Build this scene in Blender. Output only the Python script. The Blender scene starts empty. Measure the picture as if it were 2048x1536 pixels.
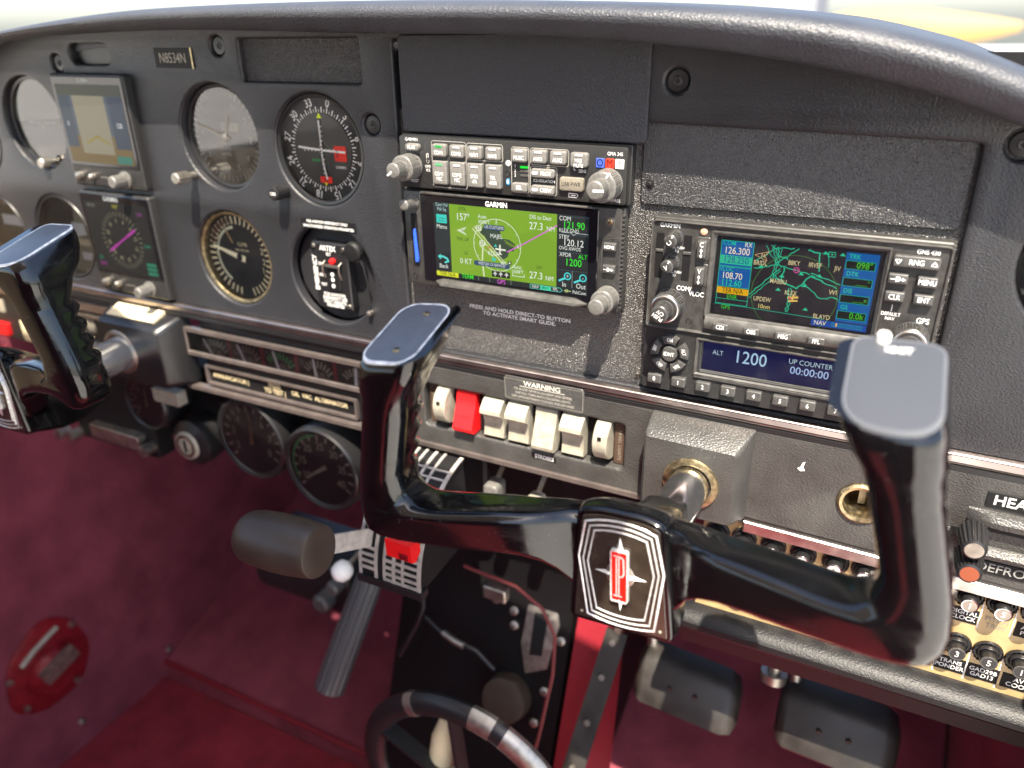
import bpy, bmesh, math, random
from mathutils import Vector, Matrix
from mathutils.geometry import tessellate_polygon
random.seed(7)
S = 0.0254                      # everything below is measured in inches, x right, y forward, z up
scene = bpy.context.scene
COL = scene.collection
# ---------------------------------------------------------------- camera
CAM = Vector((12.02224, -17.35731, 3.95575))
RIGHT = Vector((0.8948327, 0.4462136, -0.0129528))
DOWN = Vector((0.1793588, -0.3859526, -0.9049149))
FWD = Vector((-0.4087846, 0.8074243, -0.4253953))
cd = bpy.data.cameras.new('camera'); camera = bpy.data.objects.new('camera', cd); COL.objects.link(camera)
camera.matrix_world = Matrix((
    (RIGHT.x, -DOWN.x, -FWD.x, CAM.x*S), (RIGHT.y, -DOWN.y, -FWD.y, CAM.y*S),
    (RIGHT.z, -DOWN.z, -FWD.z, CAM.z*S), (0, 0, 0, 1)))
cd.sensor_width = 36; cd.lens = 1523.156/2048*36; cd.clip_start = 0.01; cd.clip_end = 3000
cd.dof.use_dof = True; cd.dof.focus_distance = 0.46; cd.dof.aperture_fstop = 4.9
scene.camera = camera
scene.render.resolution_x = 1024; scene.render.resolution_y = 768
# ---------------------------------------------------------------- sky and sun
SUN_TRAVEL = Vector((-0.45, 1.0, -2.0)).normalized()
EXPO = 1.72
world = bpy.data.worlds.new('World'); scene.world = world; world.use_nodes = True
wn = world.node_tree; bg = wn.nodes['Background']
sky = wn.nodes.new('ShaderNodeTexSky'); sky.sky_type = 'NISHITA'; sky.sun_disc = False
sky.sun_elevation = math.asin(-SUN_TRAVEL.z); sky.sun_rotation = math.atan2(-SUN_TRAVEL.x, -SUN_TRAVEL.y)
sky.air_density = 1.0; sky.dust_density = 2.0; sky.ozone_density = 1.0
wn.links.new(sky.outputs[0], bg.inputs[0]); bg.inputs[1].default_value = 0.14
sl = bpy.data.lights.new('sun', 'SUN'); sl.energy = 5.0; sl.angle = math.radians(0.53); sl.color = (1, 0.90, 0.75)
sun = bpy.data.objects.new('sun', sl); COL.objects.link(sun)
sun.rotation_euler = SUN_TRAVEL.to_track_quat('-Z', 'Y').to_euler(); sun.location = (1, -2, 4)
vs = scene.view_settings; vs.view_transform = 'Standard'; vs.look = 'None'; vs.exposure = EXPO; vs.gamma = 1
vs.use_curve_mapping = False
# ---------------------------------------------------------------- materials
M = {}
def lin(h):
    h = h.lstrip('#'); c = [int(h[i:i+2], 16)/255 for i in (0, 2, 4)]
    return tuple(v/12.92 if v <= .04045 else ((v+.055)/1.055)**2.4 for v in c)
def setin(b, n, v):
    if n in b.inputs: b.inputs[n].default_value = v
def mat(name, col, rough=.5, metal=0., spec=.5, bump=None, coat=0., speck=None, vary=None, scratch=None):
    """bump=(kind, scale per metre, strength, distance); speck=(scale, threshold, colour); vary=(scale, amount)"""
    m = bpy.data.materials.new(name); m.use_nodes = True; n = m.node_tree.nodes; l = m.node_tree.links
    b = n['Principled BSDF']
    setin(b, 'Base Color', (*col, 1)); setin(b, 'Roughness', rough); setin(b, 'Metallic', metal)
    setin(b, 'Specular IOR Level', spec); setin(b, 'Coat Weight', coat); setin(b, 'Coat Roughness', .06)
    tc = n.new('ShaderNodeTexCoord'); src = None
    if vary:
        nz = n.new('ShaderNodeTexNoise'); nz.inputs['Scale'].default_value = vary[0]; nz.inputs['Detail'].default_value = 5
        l.new(tc.outputs['Object'], nz.inputs['Vector'])
        mp = n.new('ShaderNodeMapRange'); mp.inputs['From Min'].default_value = .3; mp.inputs['From Max'].default_value = .7
        mp.inputs['To Min'].default_value = 1-vary[1]; mp.inputs['To Max'].default_value = 1+vary[1]
        l.new(nz.outputs[0], mp.inputs[0])
        mx = n.new('ShaderNodeVectorMath'); mx.operation = 'SCALE'; mx.inputs[0].default_value = col
        l.new(mp.outputs[0], mx.inputs['Scale']); src = mx.outputs[0]; l.new(src, b.inputs['Base Color'])
        mr = n.new('ShaderNodeMapRange'); mr.inputs['From Min'].default_value = .3; mr.inputs['From Max'].default_value = .7
        mr.inputs['To Min'].default_value = rough*(1-vary[1]*.5); mr.inputs['To Max'].default_value = min(1, rough*(1+vary[1]*.5))
        l.new(nz.outputs[0], mr.inputs[0]); l.new(mr.outputs[0], b.inputs['Roughness'])
    if speck:
        nz = n.new('ShaderNodeTexVoronoi'); nz.inputs['Scale'].default_value = speck[0]
        l.new(tc.outputs['Object'], nz.inputs['Vector'])
        n2 = n.new('ShaderNodeTexNoise'); n2.inputs['Scale'].default_value = speck[0]*.03; n2.inputs['Detail'].default_value = 3
        l.new(tc.outputs['Object'], n2.inputs['Vector'])
        mm = n.new('ShaderNodeMath'); mm.operation = 'MULTIPLY_ADD'; mm.inputs[1].default_value = -.35; mm.inputs[2].default_value = speck[1]+.18
        l.new(n2.outputs[0], mm.inputs[0])
        lt = n.new('ShaderNodeMath'); lt.operation = 'LESS_THAN'; l.new(nz.outputs['Distance'], lt.inputs[0]); l.new(mm.outputs[0], lt.inputs[1])
        mx = n.new('ShaderNodeMix'); mx.data_type = 'RGBA'
        l.new(lt.outputs[0], mx.inputs[0])
        if src: l.new(src, mx.inputs[6])
        else: mx.inputs[6].default_value = (*col, 1)
        mx.inputs[7].default_value = (*speck[2], 1); l.new(mx.outputs[2], b.inputs['Base Color'])
    if bump:
        kind, sc, st, dist = bump
        if kind == 'leather':
            mp = n.new('ShaderNodeMapping'); mp.inputs['Scale'].default_value = (1, 1, 1.7)
            l.new(tc.outputs['Object'], mp.inputs[0])
            wz = n.new('ShaderNodeTexNoise'); wz.inputs['Scale'].default_value = sc*.5; wz.inputs['Detail'].default_value = 2
            l.new(mp.outputs[0], wz.inputs['Vector'])
            ad = n.new('ShaderNodeVectorMath'); ad.operation = 'MULTIPLY_ADD'
            l.new(wz.outputs['Color'], ad.inputs[0]); ad.inputs[1].default_value = (1.2/sc,)*3; l.new(mp.outputs[0], ad.inputs[2])
            t = n.new('ShaderNodeTexVoronoi'); t.feature = 'SMOOTH_F1'; t.inputs['Scale'].default_value = sc; l.new(ad.outputs[0], t.inputs['Vector'])
            out = t.outputs['Distance']
        else:
            t = n.new('ShaderNodeTexNoise'); t.inputs['Scale'].default_value = sc; t.inputs['Detail'].default_value = 3 if kind == 'noise' else 1.0
            t.inputs['Roughness'].default_value = .6; l.new(tc.outputs['Object'], t.inputs['Vector']); out = t.outputs[0]
        bp = n.new('ShaderNodeBump'); bp.inputs['Strength'].default_value = st; bp.inputs['Distance'].default_value = dist
        l.new(out, bp.inputs['Height']); l.new(bp.outputs[0], b.inputs['Normal'])
    if scratch:
        # fine worn streaks: roughness lifted along stretched noise
        mp = n.new('ShaderNodeMapping'); mp.inputs['Scale'].default_value = scratch[1]; l.new(tc.outputs['Object'], mp.inputs[0])
        nz = n.new('ShaderNodeTexNoise'); nz.inputs['Scale'].default_value = scratch[0]; nz.inputs['Detail'].default_value = 6
        l.new(mp.outputs[0], nz.inputs['Vector'])
        mr = n.new('ShaderNodeMapRange'); mr.inputs['From Min'].default_value = .42; mr.inputs['From Max'].default_value = .72
        mr.inputs['To Min'].default_value = rough; mr.inputs['To Max'].default_value = scratch[2]
        l.new(nz.outputs[0], mr.inputs[0]); l.new(mr.outputs[0], b.inputs['Roughness'])
    M[name] = m; return m
def em(hexc, k=1.0):
    """a lit display colour: the photograph's colour as light given off by the screen"""
    key = 'display_%s_%g' % (hexc.lstrip('#'), k)
    if key in M: return M[key]
    m = bpy.data.materials.new(key); m.use_nodes = True; b = m.node_tree.nodes['Principled BSDF']
    c = lin(hexc)
    setin(b, 'Base Color', (.01, .01, .01, 1)); setin(b, 'Roughness', .35); setin(b, 'Specular IOR Level', .15)
    setin(b, 'Emission Color', (*c, 1)); setin(b, 'Emission Strength', k/2**EXPO)
    M[key] = m; return m
def paint(hexc, rough=.55):
    key = 'print_'+hexc.lstrip('#')
    if key not in M: mat(key, lin(hexc), rough, spec=.3)
    return M[key]
def glass_mat(name, tint, rough=.02, ior=1.5, dust=0.):
    """instrument glass: clear, mirrored by Fresnel, with a thin film of dust"""
    m = bpy.data.materials.new(name); m.use_nodes = True; n = m.node_tree.nodes; l = m.node_tree.links
    n.remove(n['Principled BSDF']); out = n['Material Output']
    tr = n.new('ShaderNodeBsdfTransparent'); tr.inputs[0].default_value = (*tint, 1)
    gl = n.new('ShaderNodeBsdfGlossy'); gl.inputs['Roughness'].default_value = rough
    df = n.new('ShaderNodeBsdfDiffuse'); df.inputs[0].default_value = (.75, .73, .68, 1)
    tc = n.new('ShaderNodeTexCoord'); nz = n.new('ShaderNodeTexNoise'); nz.inputs['Scale'].default_value = 60; nz.inputs['Detail'].default_value = 6
    l.new(tc.outputs['Object'], nz.inputs['Vector'])
    mr = n.new('ShaderNodeMapRange'); mr.inputs['From Min'].default_value = .35; mr.inputs['From Max'].default_value = .7; mr.inputs['To Min'].default_value = dust*.3; mr.inputs['To Max'].default_value = dust*1.7
    l.new(nz.outputs[0], mr.inputs[0])
    m1 = n.new('ShaderNodeMixShader'); l.new(mr.outputs[0], m1.inputs[0]); l.new(tr.outputs[0], m1.inputs[1]); l.new(df.outputs[0], m1.inputs[2])
    fr = n.new('ShaderNodeFresnel'); fr.inputs[0].default_value = ior
    mx = n.new('ShaderNodeMixShader'); l.new(fr.outputs[0], mx.inputs[0]); l.new(m1.outputs[0], mx.inputs[1]); l.new(gl.outputs[0], mx.inputs[2])
    l.new(mx.outputs[0], out.inputs[0]); M[name] = m; return m
mat('leather', (.0175, .0178, .0205), .42, spec=.5, bump=('leather', 860, .5, .0006), vary=(25, .15), speck=(900, .005, (.3, .3, .28)))
mat('glare_leather', (.036, .039, .046), .48, spec=.55, bump=('leather', 800, .65, .0006), speck=(500, .006, (.3, .3, .28)), vary=(30, .15))
mat('wrinkle', (.048, .045, .042), .24, spec=.9, bump=('fine', 1350, 1.0, .0014), vary=(1500, .9))  # strong speckle puts the sun sparkle of the grain into the colour
mat('wrinkle_shaded', (.022, .022, .024), .30, spec=.7, bump=('fine', 1300, 1.0, .0010), vary=(1400, .6), speck=(700, .004, (.3, .3, .3)))  # darker wrinkle copy for shaded plates, the shade put into the colour
mat('wrinkle_soft', (.024, .025, .030), .42, spec=.5, bump=('noise', 800, 1.0, .0010), speck=(700, .004, (.3, .3, .3)))
mat('radio_black', (.021, .021, .021), .40, speck=(1100, .07, (.35, .34, .3)))
mat('radio_grey', (.036, .035, .033), .40, vary=(300, .25), speck=(900, .03, (.4, .39, .35)))
mat('radio_bevel', (.058, .056, .052), .34, vary=(200, .3))
mat('screen_glass', (.006, .006, .008), .10, speck=(500, .02, (.25, .25, .25)))
mat('button_grey', (.150, .145, .134), .48, vary=(500, .15))
mat('button_dark', (.058, .057, .055), .38, vary=(500, .2))
mat('knob_grey', (.120, .116, .107), .40, vary=(500, .2))
mat('knob_dark', (.040, .039, .037), .36, vary=(500, .2))
mat('white', (.80, .80, .77), .5)
mat('offwhite', (.31, .288, .228), .5, vary=(150, .18))
mat('silver', (.62, .58, .54), .32, metal=1, vary=(120, .2))
mat('pinkish_trim', (.42, .36, .34), .36, metal=1, vary=(60, .15))
mat('chrome', (.50, .50, .52), .14, metal=1, speck=(900, .012, (.45, .44, .4)), vary=(90, .25))
mat('brass', (.42, .34, .20), .42, metal=1, vary=(300, .4), bump=('noise', 900, .4, .0004))
mat('dull_steel', (.42, .39, .34), .45, metal=1, vary=(150, .25))
mat('gloss_black', (.003, .003, .0035), .08, spec=.5, coat=.2, bump=('noise', 70, .12, .0012), scratch=(38, (1, 1, 4), .30), speck=(420, .006, (.35, .34, .32)))
mat('cap_grey', (.095, .100, .112), .34, spec=.6, bump=('noise', 1500, .15, .0003), vary=(200, .12))
mat('cap_edge', (.70, .70, .69), .4, bump=('noise', 500, .5, .0006), vary=(250, .4))
mat('emblem_field', (.030, .024, .018), .12, coat=.6, vary=(120, .3), speck=(420, .03, (.5, .48, .42)))
mat('emblem_red', (.72, .012, .006), .25, coat=.5)
mat('black_plastic', (.012, .012, .013), .35)
mat('flat_black', (.006, .006, .0065), .6, spec=.3)
mat('dial_black', (.009, .009, .010), .6)
mat('red_plastic', (.66, .010, .012), .35)
mat('carpet', (.25, .056, .078), .95, spec=.1, bump=('noise', 420, 1.0, .004), vary=(16, .26), speck=(170, .012, (.40, .28, .28)))
mat('carpet_floor', (.26, .030, .042), .95, spec=.1, bump=('noise', 420, 1.0, .004), vary=(22, .24), speck=(170, .014, (.40, .28, .26)))
mat('red_vinyl', (.20, .008, .016), .5, bump=('leather', 500, .3, .0008))
mat('red_metal', (.19, .008, .013), .35, vary=(60, .25))
mat('tan_vinyl', (.50, .36, .20), .6, bump=('leather', 500, .3, .0008))
mat('headliner', (.55, .52, .46), .8)
mat('gold_plate', (.46, .33, .155), .34, metal=.12, spec=.6, vary=(90, .12))
mat('knob_brown', (.040, .029, .022), .40, bump=('noise', 1100, .35, .0004), vary=(60, .2), speck=(500, .02, (.25, .2, .15)))
mat('pedal_brown', (.018, .015, .013), .5, vary=(60, .3))
mat('grip_rubber', (.060, .060, .062), .4)
mat('yellow_paint', (.42, .27, .11), .6, spec=.2)
mat('concrete', (.62, .60, .56), .9, vary=(.6, .1))
mat('hangar', (.24, .24, .26), .8)
mat('cream_print', (.70, .60, .38), .6)
mat('quadrant_silver', (.42, .39, .35), .4, metal=.25, vary=(200, .2))
mat('trim_dull', (.15, .125, .115), .36, metal=.5, vary=(80, .2))
mat('bright_steel', (.72, .72, .72), .22, metal=.85, vary=(60, .15))
mat('pedestal_black', (.004, .004, .0045), .45, spec=.35, speck=(160, .012, (.15, .15, .16)))
mat('lip_leather', (.008, .008, .009), .44, spec=.25, bump=('leather', 800, .35, .0005))
mat('leather_dusty_lit', (.046, .0445, .042), .42, spec=.5, bump=('leather', 800, .6, .0006), vary=(40, .25), speck=(600, .01, (.4, .38, .32)))  # dusty leather, lightened so the sun on the lower panel is in its colour
mat('cap_dark', (.050, .053, .060), .36, spec=.5)  # darker cap copy; the grey caps carry sky sheen in their colour
mat('wire_red', (.16, .025, .025), .5)
mat('green_print', (.03, .30, .08), .5)
glass_mat('glass', (.97, .97, .97), .03, 1.5, .006)
glass_mat('glass_clear', (.985, .985, .985), .03, 1.18, .004)
glass_mat('glass_mirror', (.93, .94, .94), .04, 1.75, .03)
glass_mat('glass_dusty', (.9, .9, .9), .10, 1.5, .015)
# ---------------------------------------------------------------- mesh building
ORG = {}
class MB:
    def __init__(s): s.v = []; s.f = []
    def add(s, vs, fs):
        o = len(s.v); s.v += [tuple(p) for p in vs]; s.f += [tuple(i+o for i in f) for f in fs]
    def loft(s, loops, cap0=True, cap1=True, closed=True):
        n = len(loops[0]); vs = [p for lp in loops for p in lp]; fs = []
        for k in range(len(loops)-1):
            for i in range(n if closed else n-1):
                j = (i+1) % n; fs.append((k*n+i, k*n+j, (k+1)*n+j, (k+1)*n+i))
        if cap0: fs.append(tuple(range(n))[::-1])
        if cap1: fs.append(tuple((len(loops)-1)*n+i for i in range(n)))
        s.add(vs, fs); return s
    def plate(s, poly, yf, yb, ch=0., back=False, seg=1):
        """a plate seen from -y: outline poly, face at yf, rim rounded by ch, sides back to yb"""
        lps = []
        if ch > 0:
            for k in range(seg+1):
                a = k/seg*math.pi/2
                q = offset(poly, -ch*(1-math.sin(a))); lps.append([(x, yf+ch*(1-math.cos(a)), z) for x, z in q])
        else: lps.append([(x, yf, z) for x, z in poly])
        lps.append([(x, yb, z) for x, z in poly])
        return s.loft(lps, True, back)
    def box(s, x0, x1, y0, y1, z0, z1):
        vs = [(x, y, z) for x in (x0, x1) for y in (y0, y1) for z in (z0, z1)]
        s.add(vs, [(0, 1, 3, 2), (4, 6, 7, 5), (0, 4, 5, 1), (2, 3, 7, 6), (0, 2, 6, 4), (1, 5, 7, 3)]); return s
    def lathe(s, cx, cz, prof, n=40, knurl=None, cap0=True, cap1=True):
        """revolve (radius, y) about the y axis through (cx, cz); knurl=(teeth, depth, ymin, ymax)"""
        lps = []
        for r, y in prof:
            lp = []
            for i in range(n):
                a = 2*math.pi*i/n; rr_ = r
                if knurl and knurl[2]-1e-6 <= y <= knurl[3]+1e-6:
                    rr_ = r-knurl[1]*(1 if (i*knurl[0]*2//n) % 2 else 0)
                lp.append((cx+rr_*math.cos(a), y, cz+rr_*math.sin(a)))
            lps.append(lp)
        return s.loft(lps, cap0, cap1)
    def tube(s, pts, rad, n=12, caps=True):
        pts = [Vector(p) for p in pts]; lps = []
        if not isinstance(rad, (list, tuple)): rad = [rad]*len(pts)
        up = None
        for k, p in enumerate(pts):
            t = (pts[min(k+1, len(pts)-1)]-pts[max(k-1, 0)]).normalized()
            if up is None: up = t.orthogonal().normalized()
            up = (up-t*up.dot(t)).normalized(); w = t.cross(up)
            lps.append([p+(up*math.cos(2*math.pi*i/n)+w*math.sin(2*math.pi*i/n))*rad[k] for i in range(n)])
        return s.loft(lps, caps, caps)
    def bar(s, a, b, w, h, wd=(1, 0, 0)):
        """a straight bar of section w (along wd) by h"""
        a = Vector(a); b = Vector(b); t = (b-a).normalized(); u = Vector(wd); u = (u-t*u.dot(t)).normalized(); v = t.cross(u)
        lps = [[p+u*(sx*w/2)+v*(sy*h/2) for sx, sy in ((-1, -1), (1, -1), (1, 1), (-1, 1))] for p in (a, b)]
        return s.loft(lps)
    def quad(s, x0, x1, z0, z1, y):
        s.add([(x0, y, z0), (x1, y, z0), (x1, y, z1), (x0, y, z1)], [(0, 1, 2, 3)]); return s
    def poly(s, pts, y):
        s.add([(x, y, z) for x, z in pts], [tuple(range(len(pts)))]); return s
    def line(s, pts, w, y):
        """flat printed line through (x, z) points"""
        for (x0, z0), (x1, z1) in zip(pts[:-1], pts[1:]):
            d = math.hypot(x1-x0, z1-z0) or 1e-6; nx, nz = -(z1-z0)/d*w/2, (x1-x0)/d*w/2
            ex, ez = (x1-x0)/d*w/4, (z1-z0)/d*w/4
            s.add([(x0+nx-ex, y, z0+nz-ez), (x0-nx-ex, y, z0-nz-ez), (x1-nx+ex, y, z1-nz+ez), (x1+nx+ex, y, z1+nz+ez)], [(0, 1, 2, 3)])
        return s
    def ring(s, cx, cz, r, w, y, n=48, a0=0, a1=360):
        m = max(3, int(n*abs(a1-a0)/360))
        return s.line([(cx+r*math.cos(math.radians(a0+(a1-a0)*i/m)), cz+r*math.sin(math.radians(a0+(a1-a0)*i/m))) for i in range(m+1)], w, y)
    def disc(s, cx, cz, r, y, n=40):
        return s.poly([(cx+r*math.cos(2*math.pi*i/n), cz+r*math.sin(2*math.pi*i/n)) for i in range(n)], y)
    def build(s, name, m, parent=None, angle=35, org=None, recalc=True):
        me = bpy.data.meshes.new(name)
        o = Vector(org) if org is not None else (ORG[parent.name] if parent else Vector((0, 0, 0)))
        me.from_pydata([((p[0]-o.x)*S, (p[1]-o.y)*S, (p[2]-o.z)*S) for p in s.v], [], s.f)
        if recalc:
            bm = bmesh.new(); bm.from_mesh(me); bmesh.ops.remove_doubles(bm, verts=bm.verts, dist=1e-7); bmesh.ops.recalc_face_normals(bm, faces=bm.faces); bm.to_mesh(me); bm.free()
        me.polygons.foreach_set('use_smooth', [True]*len(me.polygons)); me.set_sharp_from_angle(angle=math.radians(angle))
        me.materials.append(M[m] if isinstance(m, str) else m)
        ob = bpy.data.objects.new(name, me); COL.objects.link(ob)
        if parent: ob.parent = parent; ORG[ob.name] = ORG[parent.name]
        else: ob.location = o*S; ORG[ob.name] = o
        return ob
def rr(cx, cz, w, h, r=.05, n=4):
    r = min(r, w/2-1e-4, h/2-1e-4); p = []
    for sx, sz, a0 in ((1, 1, 0), (-1, 1, 90), (-1, -1, 180), (1, -1, 270)):
        for i in range(n+1):
            a = math.radians(a0+90*i/n); p.append((cx+sx*(w/2-r)+r*math.cos(a), cz+sz*(h/2-r)+r*math.sin(a)))
    return p
def rx(x0, x1, z0, z1, r=.05, n=4): return rr((x0+x1)/2, (z0+z1)/2, x1-x0, z1-z0, r, n)
def circ(cx, cz, r, n=48): return [(cx+r*math.cos(2*math.pi*i/n), cz+r*math.sin(2*math.pi*i/n)) for i in range(n)]
def offset(poly, d):
    n = len(poly); out = []
    ar = sum(poly[i][0]*poly[(i+1) % n][1]-poly[(i+1) % n][0]*poly[i][1] for i in range(n)); sg = 1 if ar > 0 else -1
    for i in range(n):
        (x0, z0), (x1, z1), (x2, z2) = poly[i-1], poly[i], poly[(i+1) % n]
        a = Vector((z1-z0, -(x1-x0))); b = Vector((z2-z1, -(x2-x1)))
        if a.length < 1e-9: a = b
        if b.length < 1e-9: b = a
        a.normalize(); b.normalize(); m = a+b
        m = a if m.length < 1e-6 else m.normalized(); c = max(.3, m.dot(a))
        out.append((x1+m.x*d*sg/c, z1+m.y*d*sg/c))
    return out
def tag(o, label=None, cat=None, group=None, kind=None):
    for k, v in (('label', label), ('category', cat), ('group', group), ('kind', kind)):
        if v: o[k] = v
    return o
def thing(name, label, cat, loc=(0, 0, 0), group=None):
    o = bpy.data.objects.new(name, None); COL.objects.link(o); o.empty_display_size = .02
    o.location = Vector(loc)*S; ORG[o.name] = Vector(loc); return tag(o, label, cat, group)
TEXTS = []
def T(parent, s, x, z, size, y, m, align='CENTER', rot=0, bold=.02, sx=1.0, frame=None, name='lettering', track=1.0):
    """printed or displayed lettering, size = line height in inches; placed at (x, z) on the plane y"""
    TEXTS.append((parent, s, x, z, size, y, m, align, rot, bold, sx, frame, name, track))
def flush_texts():
    tmp = []
    for t in TEXTS:
        parent, s, x, z, size, y, m, align, rot, bold, sx, frame, name, track = t
        cu = bpy.data.curves.new('t', 'FONT'); cu.body = s; cu.size = 1; cu.align_x = align; cu.align_y = 'CENTER'
        cu.offset = bold*.5; cu.resolution_u = 3; cu.space_line = .95; cu.space_character = track
        ob = bpy.data.objects.new('t', cu); COL.objects.link(ob); tmp.append(ob)
    bpy.context.view_layer.update(); dg = bpy.context.evaluated_depsgraph_get()
    for t, ob in zip(TEXTS, tmp):
        parent, s, x, z, size, y, m, align, rot, bold, sx, frame, name, track = t
        src = bpy.data.meshes.new_from_object(ob.evaluated_get(dg))
        c, q = math.cos(math.radians(rot)), math.sin(math.radians(rot)); k = size*1.33; vs = []
        for v in src.vertices:
            u, w = v.co.x*k*sx*.86, v.co.y*k
            p = (u*c-w*q, w*c+u*q)
            if frame: P = frame[0]+frame[1]*(x+p[0])+frame[2]*(z+p[1]); vs.append(tuple(P))
            else: vs.append((x+p[0], y, z+p[1]))
        mb = MB(); mb.v = vs; mb.f = [tuple(p.vertices) for p in src.polygons]
        if vs: mb.build(name, m, parent, recalc=False)
        bpy.data.meshes.remove(src)
    for ob in tmp:
        cu = ob.data; bpy.data.objects.remove(ob); bpy.data.curves.remove(cu)
def screw(parent, x, z, r, y, m='dull_steel', name='screw'):
    s = MB().lathe(x, z, [(r*.2, y-.05), (r*.75, y-.05), (r, y-.015), (r, y+.05)], 20).build(name, m, parent)
    MB().box(x-r*.6, x+r*.6, y-.058, y-.04, z-r*.11, z+r*.11).box(x-r*.11, x+r*.11, y-.0585, y-.04, z-r*.6, z+r*.6).build('slot', 'flat_black', s)
    return s
def washer_screw(parent, x, z, r, y):
    w = MB().lathe(x, z, [(r*.45, y-.03), (r*.95, y-.02), (r, y), (r, y+.06)], 28).build('washer', 'black_plastic', parent)
    MB().lathe(x, z, [(r*.1, y-.05), (r*.36, y-.06), (r*.44, y-.03), (r*.44, y)], 20).build('screw', 'knob_dark', w)
    MB().box(x-r*.25, x+r*.25, y-.068, y-.05, z-.02, z+.02).box(x-.02, x+.02, y-.0685, y-.05, z-r*.25, z+r*.25).build('slot', 'flat_black', w)
def cover(parent, name, outer, holes, yf, yb, m, lip=.1):
    """moulded cover sheet with openings whose rims roll inward"""
    mb = MB(); loops = [[Vector((x, z, 0)) for x, z in outer]]+[[Vector((x, z, 0)) for x, z in offset(h, lip)] for h in holes]
    flat = [(p.x, yf, p.y) for lp in loops for p in lp]
    mb.add(flat, [tuple(t) for t in tessellate_polygon(loops)])
    for h in holes:
        lps = []
        for k in range(5):
            a = k/4*math.pi/2; lps.append([(x, yf+lip*(1-math.cos(a)), z) for x, z in offset(h, lip*(1-math.sin(a)))])
        lps.append([(x, yb, z) for x, z in h]); mb.loft(lps, False, False)
    mb.loft([[(x, yf, z) for x, z in outer], [(x, yb, z) for x, z in outer]], False, False)
    return mb.build(name, m, parent, angle=40)
# ================================================================ the setting
def interp(tab, x):
    if x <= tab[0][0]: return tab[0][1]
    for k in range(len(tab)-1):
        x0, y0 = tab[k]; x1, y1 = tab[k+1]
        if x <= x1:
            m0 = (y1-tab[k-1][1])/(x1-tab[k-1][0]) if k > 0 else (y1-y0)/(x1-x0)
            m1 = (tab[k+2][1]-y0)/(tab[k+2][0]-x0) if k+2 < len(tab) else (y1-y0)/(x1-x0)
            h = x1-x0; t = (x-x0)/h
            return (2*t**3-3*t*t+1)*y0+(t**3-2*t*t+t)*h*m0+(-2*t**3+3*t*t)*y1+(t**3-t*t)*h*m1
    return tab[-1][1]
LIPB = [(-22, .6), (-19, 2.3), (-16.5, 3.25), (-14.2, 3.69), (-9.4, 3.92), (-5.5, 3.95), (-.5, 3.83), (3.6, 3.76), (6.8, 3.59), (9, 3.35), (10.8, 3.05), (12.6, 2.62), (13.8, 2.19), (16, 1.15), (18.4, -.6)]
LIPT = [(-22, 1.1), (-19, 2.75), (-16.5, 3.65), (-14, 4.05), (-10.5, 4.38), (-7.2, 4.55), (-.4, 4.57), (6.3, 4.38), (10.2, 4.07), (12.36, 3.6), (13.5, 3.22), (16, 2.1), (18.4, .4)]
st = lambda ob: tag(ob, kind='structure')
MB().box(-2500, 2500, -2500, 2500, -62, -61).build('ground', 'concrete'); st(bpy.data.objects['ground'])
# cabin floor, sloping up ahead of the heel step, and the side walls
fl = MB(); fl.loft([[(x, -75, -31.2), (x, 3.6, -31.2), (x, 3.6, -32), (x, -75, -32)] for x in (-22.2, 18.6)]).build('floor', 'carpet_floor'); st(bpy.data.objects['floor'])
tb = MB(); prof = [(3.7, -31.1), (3.9, -30.3), (4.3, -30.0), (16, -26), (19, -22), (19.4, -14), (19.6, -6), (20.4, -6), (20.4, -32), (3.7, -32)]
tb.loft([[(x, y, z) for y, z in prof] for x in (-22.2, -8.6, -3.6, 4.8, 18.6)]).build('toe_board', 'carpet'); st(bpy.data.objects['toe_board'])
# left side wall: carpeted below, tan vinyl above, window opening over that
sw = MB()
sw.box(-23.6, -22.25, -75, 21, -33, -11.2).build('side_wall', 'carpet'); st(bpy.data.objects['side_wall'])
st(MB().box(-23.6, -22.1, .2, 21, -11.15, -3).build('side_wall_forward', 'carpet'))
wp = MB().box(-23.6, -22.0, -75, .1, -11.1, -2.2).build('side_panel', 'tan_vinyl'); st(wp)
st(MB().box(18.75, 20, -4, 21, -33, -3).build('side_wall_right', 'carpet'))
# cabin roof over the seats: unseen, edges cut to shade the floor, not the panel
rf = MB(); rl = []
for x in (-24, -20, -14, -8, -4, 0, 6, 12.6):
    ye = -10.6 if x < -7 else -12.5
    zc = 15.5-.011*(x+2)**2
    rl.append([(x, ye, zc), (x, -75, zc+1.0), (x, -75, zc+2.2), (x, ye-.2, zc+.9)])
rf.loft(rl).build('cabin_roof', 'headliner'); st(bpy.data.objects['cabin_roof'])
# the rest of the cabin shell that the glossy yokes and the gauge glass mirror
st(MB().box(-23.6, 18.7, -76.5, -75, -33, 15).build('aft_bulkhead', 'red_vinyl'))
st(MB().box(18.75, 20, -75, -30, -33, 1).build('side_wall_aft', 'red_vinyl'))
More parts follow.
